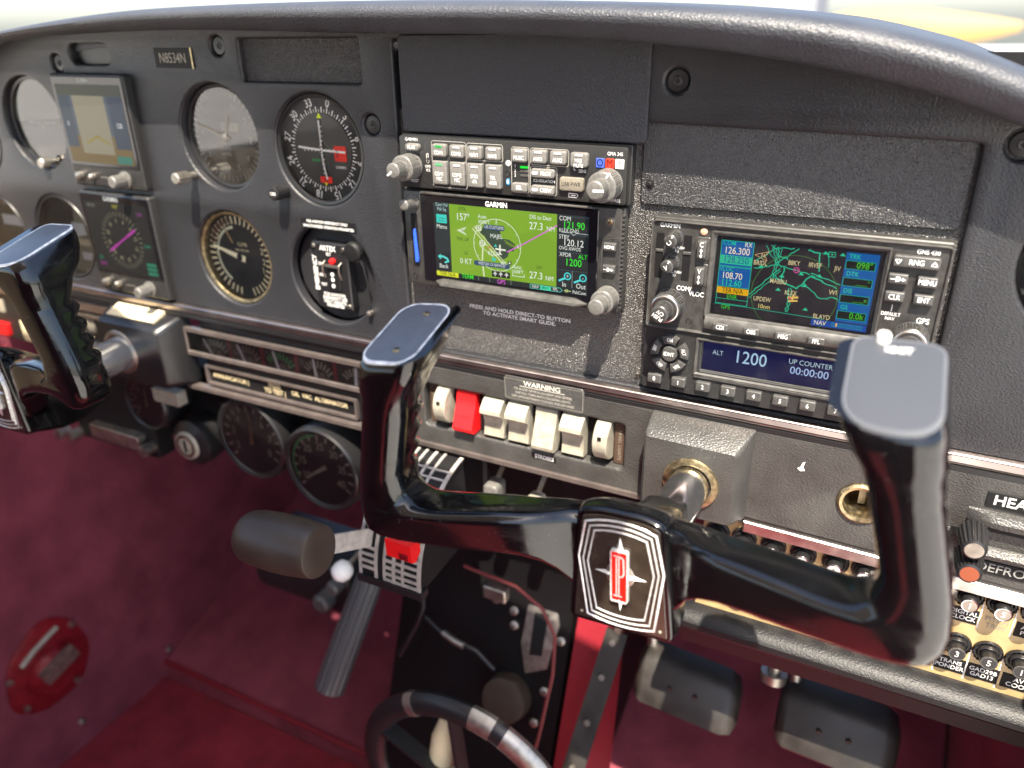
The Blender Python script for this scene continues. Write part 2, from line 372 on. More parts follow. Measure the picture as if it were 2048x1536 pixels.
# ================================================================ glareshield
g = thing('glareshield', 'arched black padded glareshield running over the top of the panel', 'glareshield', (0, 0, 3.5))
mb = MB(); xs = [-22+40.4*i/90 for i in range(91)]; loops = []
for x in xs:
    b, t = interp(LIPB, x), interp(LIPT, x); h = t-b; k = min(1, max(0, (x-7)/8)); yl = -1.25+.35*k
    pr = [(.45, b+.25), (-.1, b+.16), (yl+.62, b+.04), (yl+.40, b+.02), (yl+.26, b+.10), (yl+.15, b+.28*h), (yl+.06, b+.44*h), (yl, b+.60*h), (yl+.03, b+.73*h), (yl+.14, b+.85*h), (yl+.36, b+.94*h), (yl+.75, b+.985*h), (yl+1.2, t), (2, t+.03), (6, t+.02), (11, t-.25), (17, t-.9), (17, t-1.6), (.45, t-.8)]
    loops.append([(x, y, z) for y, z in pr])
mb.loft(loops).build('pad', 'glare_leather', g, angle=60)

# ================================================================ instrument panel
ip = thing('instrument_panel', 'black leather-grain instrument panel with two avionics openings', 'panel', (0, .25, -1))
YF, YB = .25, .55
arch = [(-20.6+39.2*i/60, interp(LIPB, -20.6+39.2*i/60)+.22) for i in range(61)]
def fillet(pts, rads, n=5):
    out = []
    for i, (p, r) in enumerate(zip(pts, rads)):
        a = Vector(pts[i-1]); b = Vector(p); c = Vector(pts[(i+1) % len(pts)])
        if r <= 0: out.append(tuple(b)); continue
        u = (a-b).normalized(); w = (c-b).normalized()
        for k in range(n+1):
            t = k/n; p0 = b+u*r; p1 = b+w*r
            out.append(tuple(p0*(1-t)**2+b*2*t*(1-t)+p1*t*t))
    return out
opening = fillet([(-.27, -4.66), (13.42, -4.66), (13.34, 1.80), (6.45, 1.93), (6.38, 3.60), (-.20, 3.66)], [0, 0, .14, .25, .15, .1])
GX = {'cdi': (-2.98, .80), 'asi': (-6.80, .98), 'adi': (-15.55, 1.08), 'far_up': (-19.35, .6), 'low': (-7.02, -2.82), 'plate': (-3.02, -2.86), 'lowleft': (-15.5, -2.95), 'far_low': (-19.3, -3.2), 'right': (15.9, -.42)}
holes = [opening, rx(-5.43, -1.24, 2.62, 3.72, .08)]
for k, (cx, cz) in GX.items(): holes.append(circ(cx, cz, 1.56 if k != 'right' else 1.5, 48))
holes += [rx(-12.75, -10.85, 3.02, 3.62, .28), circ(-13.5, 3.05, .28, 20), circ(-6.24, 3.55, .27, 24), circ(-1.04, 1.58, .27, 24), circ(7.26, 2.82, .27, 24), circ(13.98, 1.80, .3, 24)]
outer = [(-20.6, -4.72)]+[(18.6, -4.72)]+arch[::-1]
cov = cover(ip, 'cover', outer, holes, YF, YB, 'leather', .09)
for x, z in ((7.26, 2.82), (13.98, 1.80), (-1.04, 1.58), (-6.24, 3.55), (-13.5, 3.05)): 
    MB().lathe(x, z, [(.34, .42), (.34, .55)], 24).build('screw_well', 'leather', cov)
    washer_screw(ip, x, z, .24, .36)
# sub-panel behind everything
MB().box(-20.5, 18.5, .86, .95, -4.7, 3.4).build('backing', 'flat_black', ip)
MB().plate(rx(-12.9, -10.7, 2.9, 3.7, .2), .5, .6).build('recess_back', 'black_plastic', ip)
bl = MB().plate(rx(-5.5, -1.15, 2.5, 3.8, .05), .40, .5, .02).build('blanking_plate', 'wrinkle_shaded', ip)
base = MB().plate(rx(-.35, 13.5, -4.78, 2.0, .02), .46, .56).build('radio_mounting_plate', 'wrinkle', ip)
pa = MB().plate(rx(.03, 6.66, 1.47, 3.8, .12), .17, .45, .03).build('blanking_plate', 'wrinkle_soft', ip)
pb = MB().plate(rx(6.54, 13.27, .06, 1.97, .14), .37, .46, .03).build('blanking_plate', 'wrinkle_shaded', ip)
washer_screw(ip, 6.76, .56, .10, .36)
screw(ip, 6.72, -4.42, .07, .45)
# registration plate
npl = MB().plate(rx(-8.83, -7.25, 2.95, 3.49, .02), .215, .26, .01).build('registration_plate', 'flat_black', ip)
MB().box(-7.30, -7.25, .205, .225, 2.93, 3.51).build('worn_edge', 'brass', npl)
T(npl, 'N8534N', -8.07, 3.21, .30, .208, 'offwhite', bold=.0, sx=.92)
# placards printed on the panel
T(base, 'PRESS AND HOLD DIRECT-TO BUTTON\nTO ACTIVATE SMART GLIDE.', 3.24, -3.30, .115, .452, 'white', bold=.035, sx=1.32)
pl = MB().plate(rx(-3.95, -1.9, -1.47, -1.17, .01), .238, .26).build('placard', 'flat_black', ip)
T(pl, 'FOR AVIATION EMERGENCY ONLY', -2.95, -1.25, .085, .232, 'white', bold=.04)
T(pl, 'UNAUTHORIZED OPERATION PROHIBITED', -2.92, -1.39, .085, .232, 'white', bold=.04)
# bright trim strip along the bottom edge of the panel
tr = MB(); tr.plate(rx(-20.6, 18.6, -5.02, -4.74, .02), .06, .5, .05, seg=3).build('trim_strip', 'pinkish_trim', ip)
MB().box(-20.6, 18.6, .02, .3, -5.16, -5.03).build('trim_seat', 'black_plastic', ip)
# ================================================================ round instruments
def gauge(key, name, label, dial='dial_black', yd=.60, r=1.42, bez='black_plastic', glass='glass', group=None, gy=.62):
    cx, cz = GX[key]; t = thing(name, label, 'gauge', (cx, .7, cz), group)
    gy -= .2
    MB().lathe(cx, cz, [(r, .84), (r, gy+.02), (r+.02, gy-.03), (r+.10, gy-.05), (r+.14, gy), (r+.14, .84)], 56, cap0=False, cap1=False).build('bezel', bez, t)
    MB().disc(cx, cz, r+.02, yd, 56).build('dial', dial, t)
    MB().disc(cx, cz, r+.01, gy+.01, 56).build('glass', glass, t, recalc=False)
    return t, cx, cz
def pol(cx, cz, r, deg): a = math.radians(90-deg); return (cx+r*math.cos(a), cz+r*math.sin(a))   # clockwise from the top
def ticks(mb, cx, cz, r0, r1, w, degs, y):
    for d in degs: mb.line([pol(cx, cz, r0, d), pol(cx, cz, r1, d)], w, y)
    return mb
def needle(mb, cx, cz, r0, r1, deg, w0, w1, y):
    a = math.radians(90-deg); c, s = math.cos(a), math.sin(a)
    mb.add([(cx+c*r0-s*w0/2, y, cz+s*r0+c*w0/2), (cx+c*r0+s*w0/2, y, cz+s*r0-c*w0/2), (cx+c*r1+s*w1/2, y, cz+s*r1-c*w1/2), (cx+c*r1-s*w1/2, y, cz+s*r1+c*w1/2)], [(0, 1, 2, 3)]); return mb
# course deviation indicator
t, cx, cz = gauge('cdi', 'course_deviation_indicator', 'navigation gauge with white crossed needles and compass numerals', yd=0.500, r=1.43, gy=.56, glass='glass_clear')
MB().lathe(cx, cz, [(1.02, 0.460), (1.02, 0.500)], 56, cap1=False).build('inner_dial', 'black_plastic', t)
mk = MB()
ticks(mk, cx, cz, 1.04, 1.17, .036, [k*10+14 for k in range(36)], 0.494); ticks(mk, cx, cz, 1.04, 1.11, .02, [k*10+19 for k in range(36)], 0.494)
mk.build('compass_scale', 'white', t)
for k, s_ in enumerate(('0', '3', '6', '9', '12', '15', '18', '21', '24', '27', '30', '33')):
    d = 14+k*30; x, z = pol(cx, cz, 1.30, d); T(t, s_, x, z, .235, 0.492, 'white', rot=-d, bold=.03)
MB().poly([pol(cx, cz, 1.02, 0), pol(cx, cz, .88, 6), pol(cx, cz, .88, -6)], 0.452).build('index_mark', paint('#d8f000'), t)
MB().poly([pol(cx, cz, 1.02, 180), pol(cx, cz, .92, 176), pol(cx, cz, .92, 184)], 0.452).build('index_mark', paint('#e8e000'), t)
sc = MB()
for k in range(-5, 6):
    if k: sc.box(cx+k*.13-.012, cx+k*.13+.012, 0.448, 0.452, cz-.05, cz+.05).box(cx-.05, cx+.05, 0.448, 0.452, cz+k*.13-.012, cz+k*.13+.012)
sc.ring(cx, cz, .13, .035, 0.446).build('deviation_scale', 'white', t)
nv = MB(); pts = [(cx-.02+.10*abs(k/8)**2*(1 if k < 0 else .0), cz+k*.1) for k in range(-8, 9)]
MB().line(pts, .06, 0.430).build('localizer_needle', 'white', t)
MB().line([(cx-.85, cz+.06), (cx, cz), (cx+.8, cz-.02)], .06, 0.436).build('glideslope_needle', 'white', t)
MB().plate(rx(cx+0.420, cx+.84, cz-.28, cz+.14, .02), 0.440, 0.450).build('nav_flag', paint('#e02a20'), t)
MB().plate(rx(cx-.18, cx+.24, cz-.92, cz-.74, .02), 0.440, 0.450).build('glideslope_flag', paint('#e02a20'), t)
MB().quad(cx-.42, cx-.12, cz-.33, cz-.25, 0.448).build('annunciator_print', paint('#1f7a3c'), t)
T(t, 'GS', cx+.03, cz-.83, .10, 0.434, 'flat_black', bold=.03); T(t, 'NAV', cx+0.530, cz-.07, .09, 0.434, 'flat_black', rot=90, bold=.03)
T(t, 'GARMIN', cx+.60, cz-.45, .085, 0.448, 'white', bold=.01)
k = MB(); k.lathe(cx-1.42, cz-1.22, [(.16, -.28), (.20, -.26), (.22, .0), (.20, .25), (.2, .6)], 40, (20, .02, -.26, .0)).build('course_knob', 'black_plastic', t)
T(t, 'OBS', cx-1.42, cz-1.22, .10, -.285, 'white', bold=.02)
# airspeed style dial left of it
t, cx, cz = gauge('asi', 'airspeed_indicator', 'airspeed gauge with tan reflections in its glass and a steel knob', yd=0.600, bez='black_plastic', glass='glass_mirror', gy=.75)
mk = MB(); ticks(mk, cx, cz, 1.18, 1.36, .03, range(20, 340, 8), 0.590); mk.build('speed_scale', 'white', t)
for v, d in (('2', 60), ('3', 95), ('4', 128), ('5', 160), ('6', 190), ('8', 235), ('9', 275), ('1', 25)):
    x, z = pol(cx, cz, .98, d); T(t, v, x, z, .20, 0.590, 'white', bold=.0)
MB().plate(rx(cx-.15, cx+.55, cz+.18, cz+.42, .02), 0.585, 0.600).build('window', 'dull_steel', t)
needle(MB(), cx, cz, -.2, 1.15, -72, .12, .05, 0.540).build('needle', 'offwhite', t)
needle(MB(), cx, cz, -.2, .7, 20, .15, .06, 0.550).build('needle', 'offwhite', t)
MB().lathe(cx, cz, [(.05, 0.520), (.1, 0.530), (.1, .8)], 20).build('hub_cap', 'dull_steel', t)
T(t, 'KNOTS', cx-.1, cz-.35, .11, 0.590, 'white'); T(t, 'AIRSPEED', cx-.1, cz-.52, .09, 0.590, 'white')
MB().lathe(cx-1.28, cz-1.18, [(.14, -.55), (.19, -.52), (.19, -.05), (.12, 0), (.12, .6)], 40, (18, .02, -.52, -.05)).build('setting_knob', 'dull_steel', t)
# altimeter style big gauge beyond the displays
t, cx, cz = gauge('adi', 'attitude_gauge', 'round gauge beyond the stacked square displays with a bright tan glass', yd=.62, glass='glass_mirror', gy=.72)
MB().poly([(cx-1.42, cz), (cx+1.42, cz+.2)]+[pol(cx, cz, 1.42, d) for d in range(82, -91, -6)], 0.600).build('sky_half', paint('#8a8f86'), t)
MB().line([(cx-.7, cz), (cx-.2, cz), (cx, cz-.18), (cx+.2, cz), (cx+.7, cz)], .07, 0.560).build('aircraft_symbol', 'offwhite', t)
MB().lathe(cx+.15, cz-1.32, [(.15, .0), (.18, .04), (.18, .3), (.1, .34), (.1, .6)], 30).build('caging_knob', 'dull_steel', t)
# lower row
t, cx, cz = gauge('low', 'vertical_speed_indicator', 'sunlit round gauge with cream needle and brass rim below the airspeed gauge', bez='brass', yd=0.580, gy=.6, glass='glass_clear')
mk = MB(); ticks(mk, cx, cz, 1.10, 1.33, .055, range(190, 530, 9), 0.570); mk.build('scale_marks', paint('#efe4b8'), t)
mk = MB(); ticks(mk, cx, cz, 1.16, 1.30, .07, range(290, 350, 9), 0.568); mk.build('red_scale_marks', paint('#5a2a22'), t)
MB().ring(cx, cz, .98, .09, 0.565, 48, 100, 235).build('arc_mark', paint('#eeeecb'), t)
needle(MB(), cx, cz, -.25, 1.15, 285, .22, .07, 0.520).build('needle', paint('#fff8d0'), t)
needle(MB(), cx, cz, .5, 1.12, 330, .05, .05, 0.565).build('red_line', paint('#b8a070'), t)
MB().lathe(cx, cz, [(.05, 0.500), (.12, 0.510), (.12, 0.580)], 20).build('hub_cap', 'flat_black', t)
T(t, 'CLIMB', cx+.15, cz+.42, .13, 0.565, paint('#efe4b8'), bold=.0); T(t, 'FEET PER MIN', cx+.12, cz+.22, .085, 0.565, paint('#efe4b8'), bold=.0)
for v, d in (('2', 75), ('2', 95), ('1', 112), ('0', 270), ('5', 300)):
    x, z = pol(cx, cz, 1.0, d); T(t, v, x, z, .22, 0.565, paint('#efe4b8'), bold=0)
t, cx, cz = gauge('lowleft', 'turn_coordinator', 'bright sunlit gauge behind the far yoke grip', dial='dial_black', gy=.5)
MB().poly([pol(cx, cz, 1.4, d) for d in range(20, 200, 6)], 0.590).build('lit_half', paint('#8d8a72'), t)  # sunlight on this half of the dial is painted as a paler colour
for i, (x0, x1, z0, z1, c) in enumerate(((.1, .8, .1, .5, 'white'), (.2, .9, -.35, -.1, 'cream_print'), (.3, 1.0, -.9, -.6, 'white'))):
    MB().quad(cx+x0, cx+x1, cz+z0, cz+z1, 0.575).build('dial_print', c, t)
needle(MB(), cx, cz, -.9, .9, 80, .12, .12, 0.540).build('aircraft_symbol', 'white', t)
t, cx, cz = gauge('far_up', 'altimeter', 'gauge cut by the edge of the picture above the far yoke', gy=.5)
ticks(MB(), cx, cz, 1.1, 1.3, .05, range(0, 360, 12), 0.590).build('scale_marks', 'white', t)
needle(MB(), cx, cz, -.2, 1.1, 110, .14, .04, 0.540).build('needle', 'white', t)
MB().plate(rx(cx-.9, cx+1.0, cz-.95, cz-.55, .05), 0.570, 0.590).build('window', 'white', t)
t, cx, cz = gauge('far_low', 'directional_gyro', 'gauge cut by the edge of the picture low on the far side', gy=.5)
ticks(MB(), cx, cz, 1.1, 1.3, .06, range(0, 360, 15), 0.590).build('scale_marks', 'offwhite', t)
MB().plate(rx(cx-.3, cx+1.1, cz+.3, cz+.7, .05), 0.570, 0.590).build('window', 'white', t)
t = thing('air_vent', 'dark round vent opening at the right edge of the panel', 'vent', (GX['right'][0], .6, GX['right'][1]))
cx, cz = GX['right']
MB().lathe(cx, cz, [(1.44, .30), (1.5, .34), (1.5, .9)], 48, cap0=False).build('throat', 'flat_black', t)
for k in range(-2, 3): MB().box(cx-1.3, cx+1.3, .55, 0.420, cz+k*.5-.18, cz+k*.5-.10).build('vane', 'black_plastic', t)

# ================================================================ the two square flight displays
def flight_display(name, label, z1, horizon):
    x0, x1 = -13.62, -10.12; z0 = z1-3.6
    t = thing(name, label, 'display', (-11.87, .2, (z0+z1)/2), 'square flight displays stacked one above the other')
    MB().plate(rx(x0, x1, z0, z1, .1), -.06, .3, .08, seg=3).build('housing', 'radio_black', t)
    MB().plate(rx(x0+.06, x1-.06, z0+.70, z1-.08, .05), -.085, -.05, .02).build('display_glass', 'screen_glass', t)
    a, b, c, d = x0+.22, x1-.2, z0+.82, z1-.32
    y = -.088
    sc_ = MB().quad(a, b, c, d, y).build('screen', em('#0c1014', .7), t)
    if horizon:
        zh = c+(d-c)*.36
        MB().quad(a, b, zh, d, y-.002).build('sky_field', em('#5f7080', .5), sc_)
        MB().quad(a, b, c, zh, y-.002).build('ground_field', em('#8a7038', .55), sc_)
        MB().quad(a, a+.55, c+.5, d-.35, y-.004).build('airspeed_tape', em('#44586a', .5), sc_)
        MB().quad(b-.7, b, c+.5, d-.35, y-.004).build('altitude_tape', em('#3a4e68', .5), sc_)
        MB().quad(a, b, d-.34, d, y-.004).build('top_bar', em('#505444', .55), sc_)
        MB().quad(a+.7, b-.85, c+.3, d-.3, y-.003).build('reflection_band', em('#a89f84', .6), sc_)  # tan window reflection painted into the screen
        MB().line([(a+1.0, zh-.25), ((a+b)/2, zh-.02), (b-1.0, zh-.25)], .08, y-.006).build('aircraft_symbol', em('#a89838', .6), sc_)
        MB().quad(b-.8, b-.1, c+.03, c+.28, y-.005).build('readout_box', em('#2c8a78', .6), sc_)
        T(sc_, 'GARMIN', (x0+x1)/2-.1, z1-.2, .13, y-.004, em('#b0b0a8'), bold=.02)
        T(sc_, '120', b-.35, (c+d)/2, .16, y-.008, em('#ffffff', .7)); T(sc_, '0', a+.25, (c+d)/2, .16, y-.008, em('#ffffff', .7))
    else:
        T(sc_, 'GARMIN', (x0+x1)/2-.1, z1-.2, .17, y-.004, em('#e8e8e0'), bold=.03)
        ox, oz = (a+b)/2+.05, (c+d)/2-.05; rad = 1.0
        mk = MB(); ticks(mk, ox, oz, rad-.15, rad, .035, range(0, 360, 10), y-.004); mk.build('compass_rose', em('#8d8a70', .62), sc_)
        for q, s_ in enumerate(('N', '3', '6', 'E', '12', '15', 'S', '21', '24', 'W', '30', '33')):
            x, z = pol(ox, oz, rad-.32, q*30-40); T(sc_, s_, x, z, .15, y-.006, em('#b8b08a', .62), rot=40-q*30)
        MB().line([pol(ox, oz, .85, 60), pol(ox, oz, .35, 60)], .10, y-.008).build('course_pointer', em('#c43cb0', .62), sc_)
        MB().line([pol(ox, oz, .85, 240), pol(ox, oz, .35, 240)], .10, y-.008).build('course_pointer', em('#c43cb0', .62), sc_)
        MB().line([pol(ox, oz, .3, 60), pol(ox, oz, .3, 240)], .07, y-.008).build('deviation_bar', em('#c43cb0', .62), sc_)
        T(sc_, '098°', ox, d-.12, .15, y-.006, em('#b8b040', .62)); T(sc_, 'DIS 27.3', a+.35, d-.15, .10, y-.006, em('#8a8a80')); T(sc_, 'GPS', b-.35, d-.3, .13, y-.006, em('#8a3a80'))
        T(sc_, 'GS', a+.25, c+.45, .14, y-.006, em('#30a080', .62)); T(sc_, '0 KT', a+.3, c+.22, .15, y-.006, em('#c43cb0', .62))
        for q in range(3): MB().quad(b-.52, b-.05, c+.05+q*.16, c+.17+q*.16, y-.005).build('readout_box', em('#1f8f70', .62), sc_)
        T(sc_, 'TERM', b-.3, oz-.1, .11, y-.006, em('#30a080', .62))
    for k, xx in enumerate((x0+.45, x0+1.08)):
        MB().lathe(xx, z0+.36, [(.06, -.26), (.13-.03*k, -.22), (.14-.03*k, -.1), (.14-.03*k, -.02)], 20).build('button', 'dull_steel', t)
    kb = MB().lathe(x1-.85, z0+.34, [(.16, -.62), (.20, -.58), (.21, -.14), (.28, -.12), (.28, -.05)], 40, (20, .02, -.58, -.14)).build('knob', 'knob_grey', t)
    MB().quad(x1-2.1, x1-1.6, z0+.33, z0+.37, -.063).build('slot_print', 'knob_grey', t)
    return t
flight_display('flight_display', 'upper square flight display showing blue and brown horizon', 2.76, True)
flight_display('flight_display', 'lower square flight display showing a compass rose with magenta pointer', -1.02, False)

# ================================================================ emergency beacon switch plate
cx, cz = GX['plate']
t = thing('beacon_switch', 'small black switch plate with white printing and red light in round hole', 'switch', (cx, .5, cz))
MB().lathe(cx, cz, [(1.5, .62), (1.5, .8)], 48).build('hole_cover', 'leather', t)
pl = MB().plate(rx(-3.72, -2.36, -3.95, -1.88, .06), .28, .6, .04).build('plate', 'black_plastic', t)
for x, z in ((-2.48, -2.02), (-2.46, -3.80), (-3.6, -2.0)): screw(t, x, z, .07, .27)
T(pl, 'ARTEX', -3.08, -2.05, .17, .272, 'white', bold=.04); T(pl, 'ELT', -3.06, -2.22, .10, .272, 'white', bold=.04)
T(pl, 'EMERGENCY', -3.62, -2.85, .17, .272, 'white', rot=90, bold=.05)
for i, s_ in enumerate(('FOR AVIATION', 'EMERGENCY USE', 'ONLY UNAUTH.', 'PROHIBITED')): T(pl, s_, -3.0, -3.50-.12*i, .105, .272, 'white', bold=.05)
T(pl, 'ON', -3.4, -2.55, .11, .272, 'white', bold=.04); T(pl, 'ARM', -3.38, -2.9, .11, .272, 'white', bold=.04); T(pl, 'TEST', -3.36, -3.2, .09, .272, 'white', bold=.04)
MB().lathe(-2.92, -2.42, [(.03, .16), (.09, .19), (.10, .26), (.10, .3)], 20).build('red_light', 'red_plastic', t)
MB().plate(rx(-3.18, -2.68, -3.35, -2.58, .04), .20, .3, .04).build('rocker', 'flat_black', t)
for i, z in enumerate((-2.82, -2.98, -3.18)): MB().disc(-2.94, z, .065, .196, 16).build('rocker_print', 'white', t)
br = MB(); br.box(-3.2, -2.62, .10, .14, -2.56, -2.49).build('guard_bar', 'dull_steel', t)
for x in (-3.24, -2.62): MB().tube([(x, .28, -2.45), (x, .14, -2.52), (x-.02, .16, -2.75), (x-.05, .28, -2.98)], .03, 8).build('guard_rail', 'dull_steel', t)
# the ball stop with its chain, hanging beside the plate
t = thing('plug', 'black round plug hanging on a cord beside the beacon switch plate', 'plug', (-2.0, .2, -2.1))
MB().lathe(-2.02, -2.0, [(.08, .0), (.24, .02), (.30, .1), (.30, .24)], 28).build('cap', 'flat_black', t)
MB().tube([(-1.85, .18, -2.2), (-1.7, .16, -2.45), (-1.62, .16, -2.9), (-1.6, .18, -3.3), (-1.62, .18, -3.7)], .03, 8).build('cord', 'black_plastic', t)
MB().lathe(-1.62, -3.85, [(.03, .05), (.08, .08), (.08, .24)], 16).build('end_fitting', 'dull_steel', t)
# ================================================================ avionics
def button(parent, cx, cz, w, h, y0, y1, m, text=None, tsize=.1, led=None, tz=0, r=.06, name='button', tm='white', sx=1.0, bold=.025, ch=.035, rot=0):
    b = MB().plate(rr(cx, cz, w, h, r), y0, y1, ch, seg=3).build(name, m, parent)
    if text: T(b, text, cx, cz+tz, tsize, y0-.004, tm, bold=bold, sx=sx, rot=rot)
    if led: 
        MB().plate(rr(cx, cz+led[1], led[2], .055, .027), y0-.012, y0+.01, .008).build('indicator_light', led[0], b)
    return b
def knob(parent, name, cx, cz, steps, m, teeth=26, depth=.018, mark=None, n=None):
    """stacked knob; steps=[(radius, y_front, y_back), ...] from the front"""
    prof = []; top = steps[0]
    n = teeth*4
    mb = MB()
    for i, (r, a, b) in enumerate(steps):
        mb.lathe(cx, cz, [(r-.05, a), (r-.025, a+.008), (r, a+.035)], n, cap1=False)
        mb.lathe(cx, cz, [(r, a+.035), (r, a+.06), (r, b-.05)], n, (teeth if i == 0 else int(teeth*1.5) if teeth*1.5*2 < n else teeth, depth, a+.05, b-.04), cap0=False, cap1=False)
        mb.lathe(cx, cz, [(r-.01, b-.05), (r+.012, b-.04), (r+.012, b)], n, cap0=False)
    k = mb.build(name, m, parent, angle=30)
    if mark:
        (dx, dz), w, L = mark; y = top[1]-.006
        d = math.hypot(dx, dz); ux, uz = dx/d, dz/d
        MB().line([(cx+ux*(top[0]-.02-L), cz+uz*(top[0]-.02-L)), (cx+ux*(top[0]-.01), cz+uz*(top[0]-.01))], w, y).build('pointer_mark', 'white', k)
    return k
GRN = em('#35e060'); GLIT = em('#7ff09a')
mat('lamp_off', (.42, .43, .44), .35)
# ---------------------------------------------------------------- audio panel
t = thing('audio_panel', 'slim audio panel with two rows of grey push buttons, topmost radio', 'audio panel', (3.15, .2, .73))
fp = MB().plate(rx(.0, 6.3, .07, 1.40, .07), 0, .46, .03, seg=2).build('faceplate', 'radio_black', t)
MB().plate(rx(-.02, 6.36, .04, 1.43, .05), .16, .47, .02).build('housing', 'radio_black', t)
fr = MB()
def frame_line(x0, x1, z0, z1): fr.line([(x0+.04, z1), (x1-.04, z1), (x1, z1-.04), (x1, z0+.04), (x1-.04, z0), (x0+.04, z0), (x0, z0+.04), (x0, z1-.04), (x0+.04, z1)], .014, -.004)
for q in ((1.0, 2.02, .14, 1.31), (2.05, 3.07, .89, 1.30), (3.31, 3.79, .18, 1.27), (3.83, 4.84, .88, 1.27), (3.83, 4.54, .17, .84)): frame_line(*q)
fr.build('outline_print', paint('#a8a49c'), fp)
button(t, .46, 1.13, .42, .18, -.13, .0, 'button_grey', 'PLAY', .095, r=.08)
for x, s_, on in ((1.28, 'COM1', 1), (1.80, 'COM2', 0), (2.32, 'NAV1', 0), (2.84, 'NAV2', 0), (3.57, 'MUSIC', 0), (4.09, 'AUX1', 0), (4.60, 'AUX2', 0)):
    button(t, x, 1.09, .42, .32, -.13, .0, 'button_grey', s_, .10, (GRN if on else 'lamp_off', .10, .21), -.055, r=.06, sx=.85)
button(t, 5.14, 1.07, .44, .34, -.13, .0, 'button_grey', 'MKR\nMUTE', .09, ('lamp_off', .11, .21), -.07, sx=.9)
for x, s_, on in ((1.27, 'COM1\nMIC', 1), (1.80, 'COM2\nMIC', 0), (2.31, 'SPKR\n-PA', 0), (2.84, 'TEL\n-PAIR', 0)):
    button(t, x, .53, .44, .60, -.13, .0, 'button_grey', s_, .10, (GLIT if on else 'lamp_off', .21, .21), -.09, r=.04, sx=.85)
button(t, 3.57, .32, .42, .22, -.13, .0, 'button_grey', 'SEL', .10, r=.05)
for z, s_ in ((.70, 'PILOT'), (.30, 'CREW')):
    b = button(t, 4.20, z, .62, .22, -.13, .0, 'button_grey', None, r=.06)
    T(b, s_, 4.30, z, .105, -.134, 'white', bold=.025, sx=.9); MB().plate(rr(4.0, z, .17, .085, .04), -.142, -.12, .008).build('indicator_light', 'lamp_off', b)
T(fp, 'ICS ISOLATION', 4.20, .50, .075, -.006, 'white', bold=.01)
mat('usb_cover', (.20, .18, .14), .55, bump=('noise', 1600, .6, .0005), vary=(1200, .4))
usb = MB().plate(rr(4.95, .49, .62, .32, .06), -.10, 0, .03, seg=2).build('usb_cover', 'usb_cover', t)
T(usb, 'USB PWR', 4.95, .49, .10, -.104, 'flat_black', bold=.0, sx=1.05)
MB().line([(4.86, .17), (5.06, .17), (5.10, .215), (5.06, .26), (4.86, .26), (4.86, .17)], .018, -.004).line([(4.92, .215), (5.03, .215)], .025, -.004).build('battery_symbol', 'white', fp)
T(fp, 'SENS', 5.2, .80, .08, -.005, 'white', bold=.02); MB().line([(4.98, .86), (4.98, .82), (5.02, .82)], .015, -.004).build('bracket_print', 'white', fp)
for x, c, s_ in ((5.64, '#3f57b8', 'O'), (5.88, '#d8301a', 'M'), (6.12, '#e6e4dc', 'I')):
    lp = MB().plate(rr(x, 1.02, .21, .22, .02), -.02, .02, .01).build('marker_light', paint(c), t)
    T(lp, s_, x, 1.02, .18, -.024, 'flat_black', bold=.0)
T(fp, 'GARMIN', .39, 1.31, .085, -.005, 'white', bold=.01, sx=1.05); T(fp, 'GMA 345', 6.0, 1.24, .085, -.005, 'white', bold=.01)
T(fp, 'PILOT', .42, .255, .08, -.005, 'white', bold=.0); T(fp, 'COPILOT/PASS', 5.87, .17, .08, -.005, 'white', bold=.0)
T(fp, 'OFF/\nICS', .86, .60, .075, -.005, 'white', bold=.015); MB().ring(.86, .78, .04, .014, -.004, 24, 120, 400).line([(.83, .86), (.83, .96), (.88, .98), (.88, .88)], .014, -.004).build('volume_symbol', 'white', fp)
knob(t, 'knob', .36, .64, [(.20, -.92, -.50), (.33, -.50, -.02)], 'knob_grey', 34, .014, ((-.8, -.6), .05, .14))
knob(t, 'knob', 5.86, .55, [(.22, -.92, -.50), (.36, -.50, -.02)], 'knob_grey', 34, .014, ((1, .05), .06, .22))
MB().line([(5.98, .78), (6.06, .88)], .045, -.508).build('pointer_mark', 'white', t)
MB().lathe(3.22, .87, [(.03, -.03), (.07, -.02), (.075, 0)], 20).build('light_sensor', 'lamp_off', t)
MB().lathe(3.21, .63, [(.03, .02), (.05, .0), (.065, -.012), (.075, -.004), (.075, .01)], 20).build('jack', 'flat_black', t)
MB().plate(rr(3.21, .42, .11, .17, .055), -.02, .0, .006).build('wireless_light', em('#58b8e8'), t); T(t, 'B', 3.21, .42, .10, -.024, 'white', bold=.01)
for z, m_ in ((.80, em('#20f040')), (.70, 'button_dark'), (.60, 'button_dark')): MB().plate(rr(3.66, z, .23, .055, .02), -.016, .0, .006).build('music_light', m_, t)
T(fp, '1\n2\n3', 3.41, .70, .085, -.005, 'white', bold=.01)

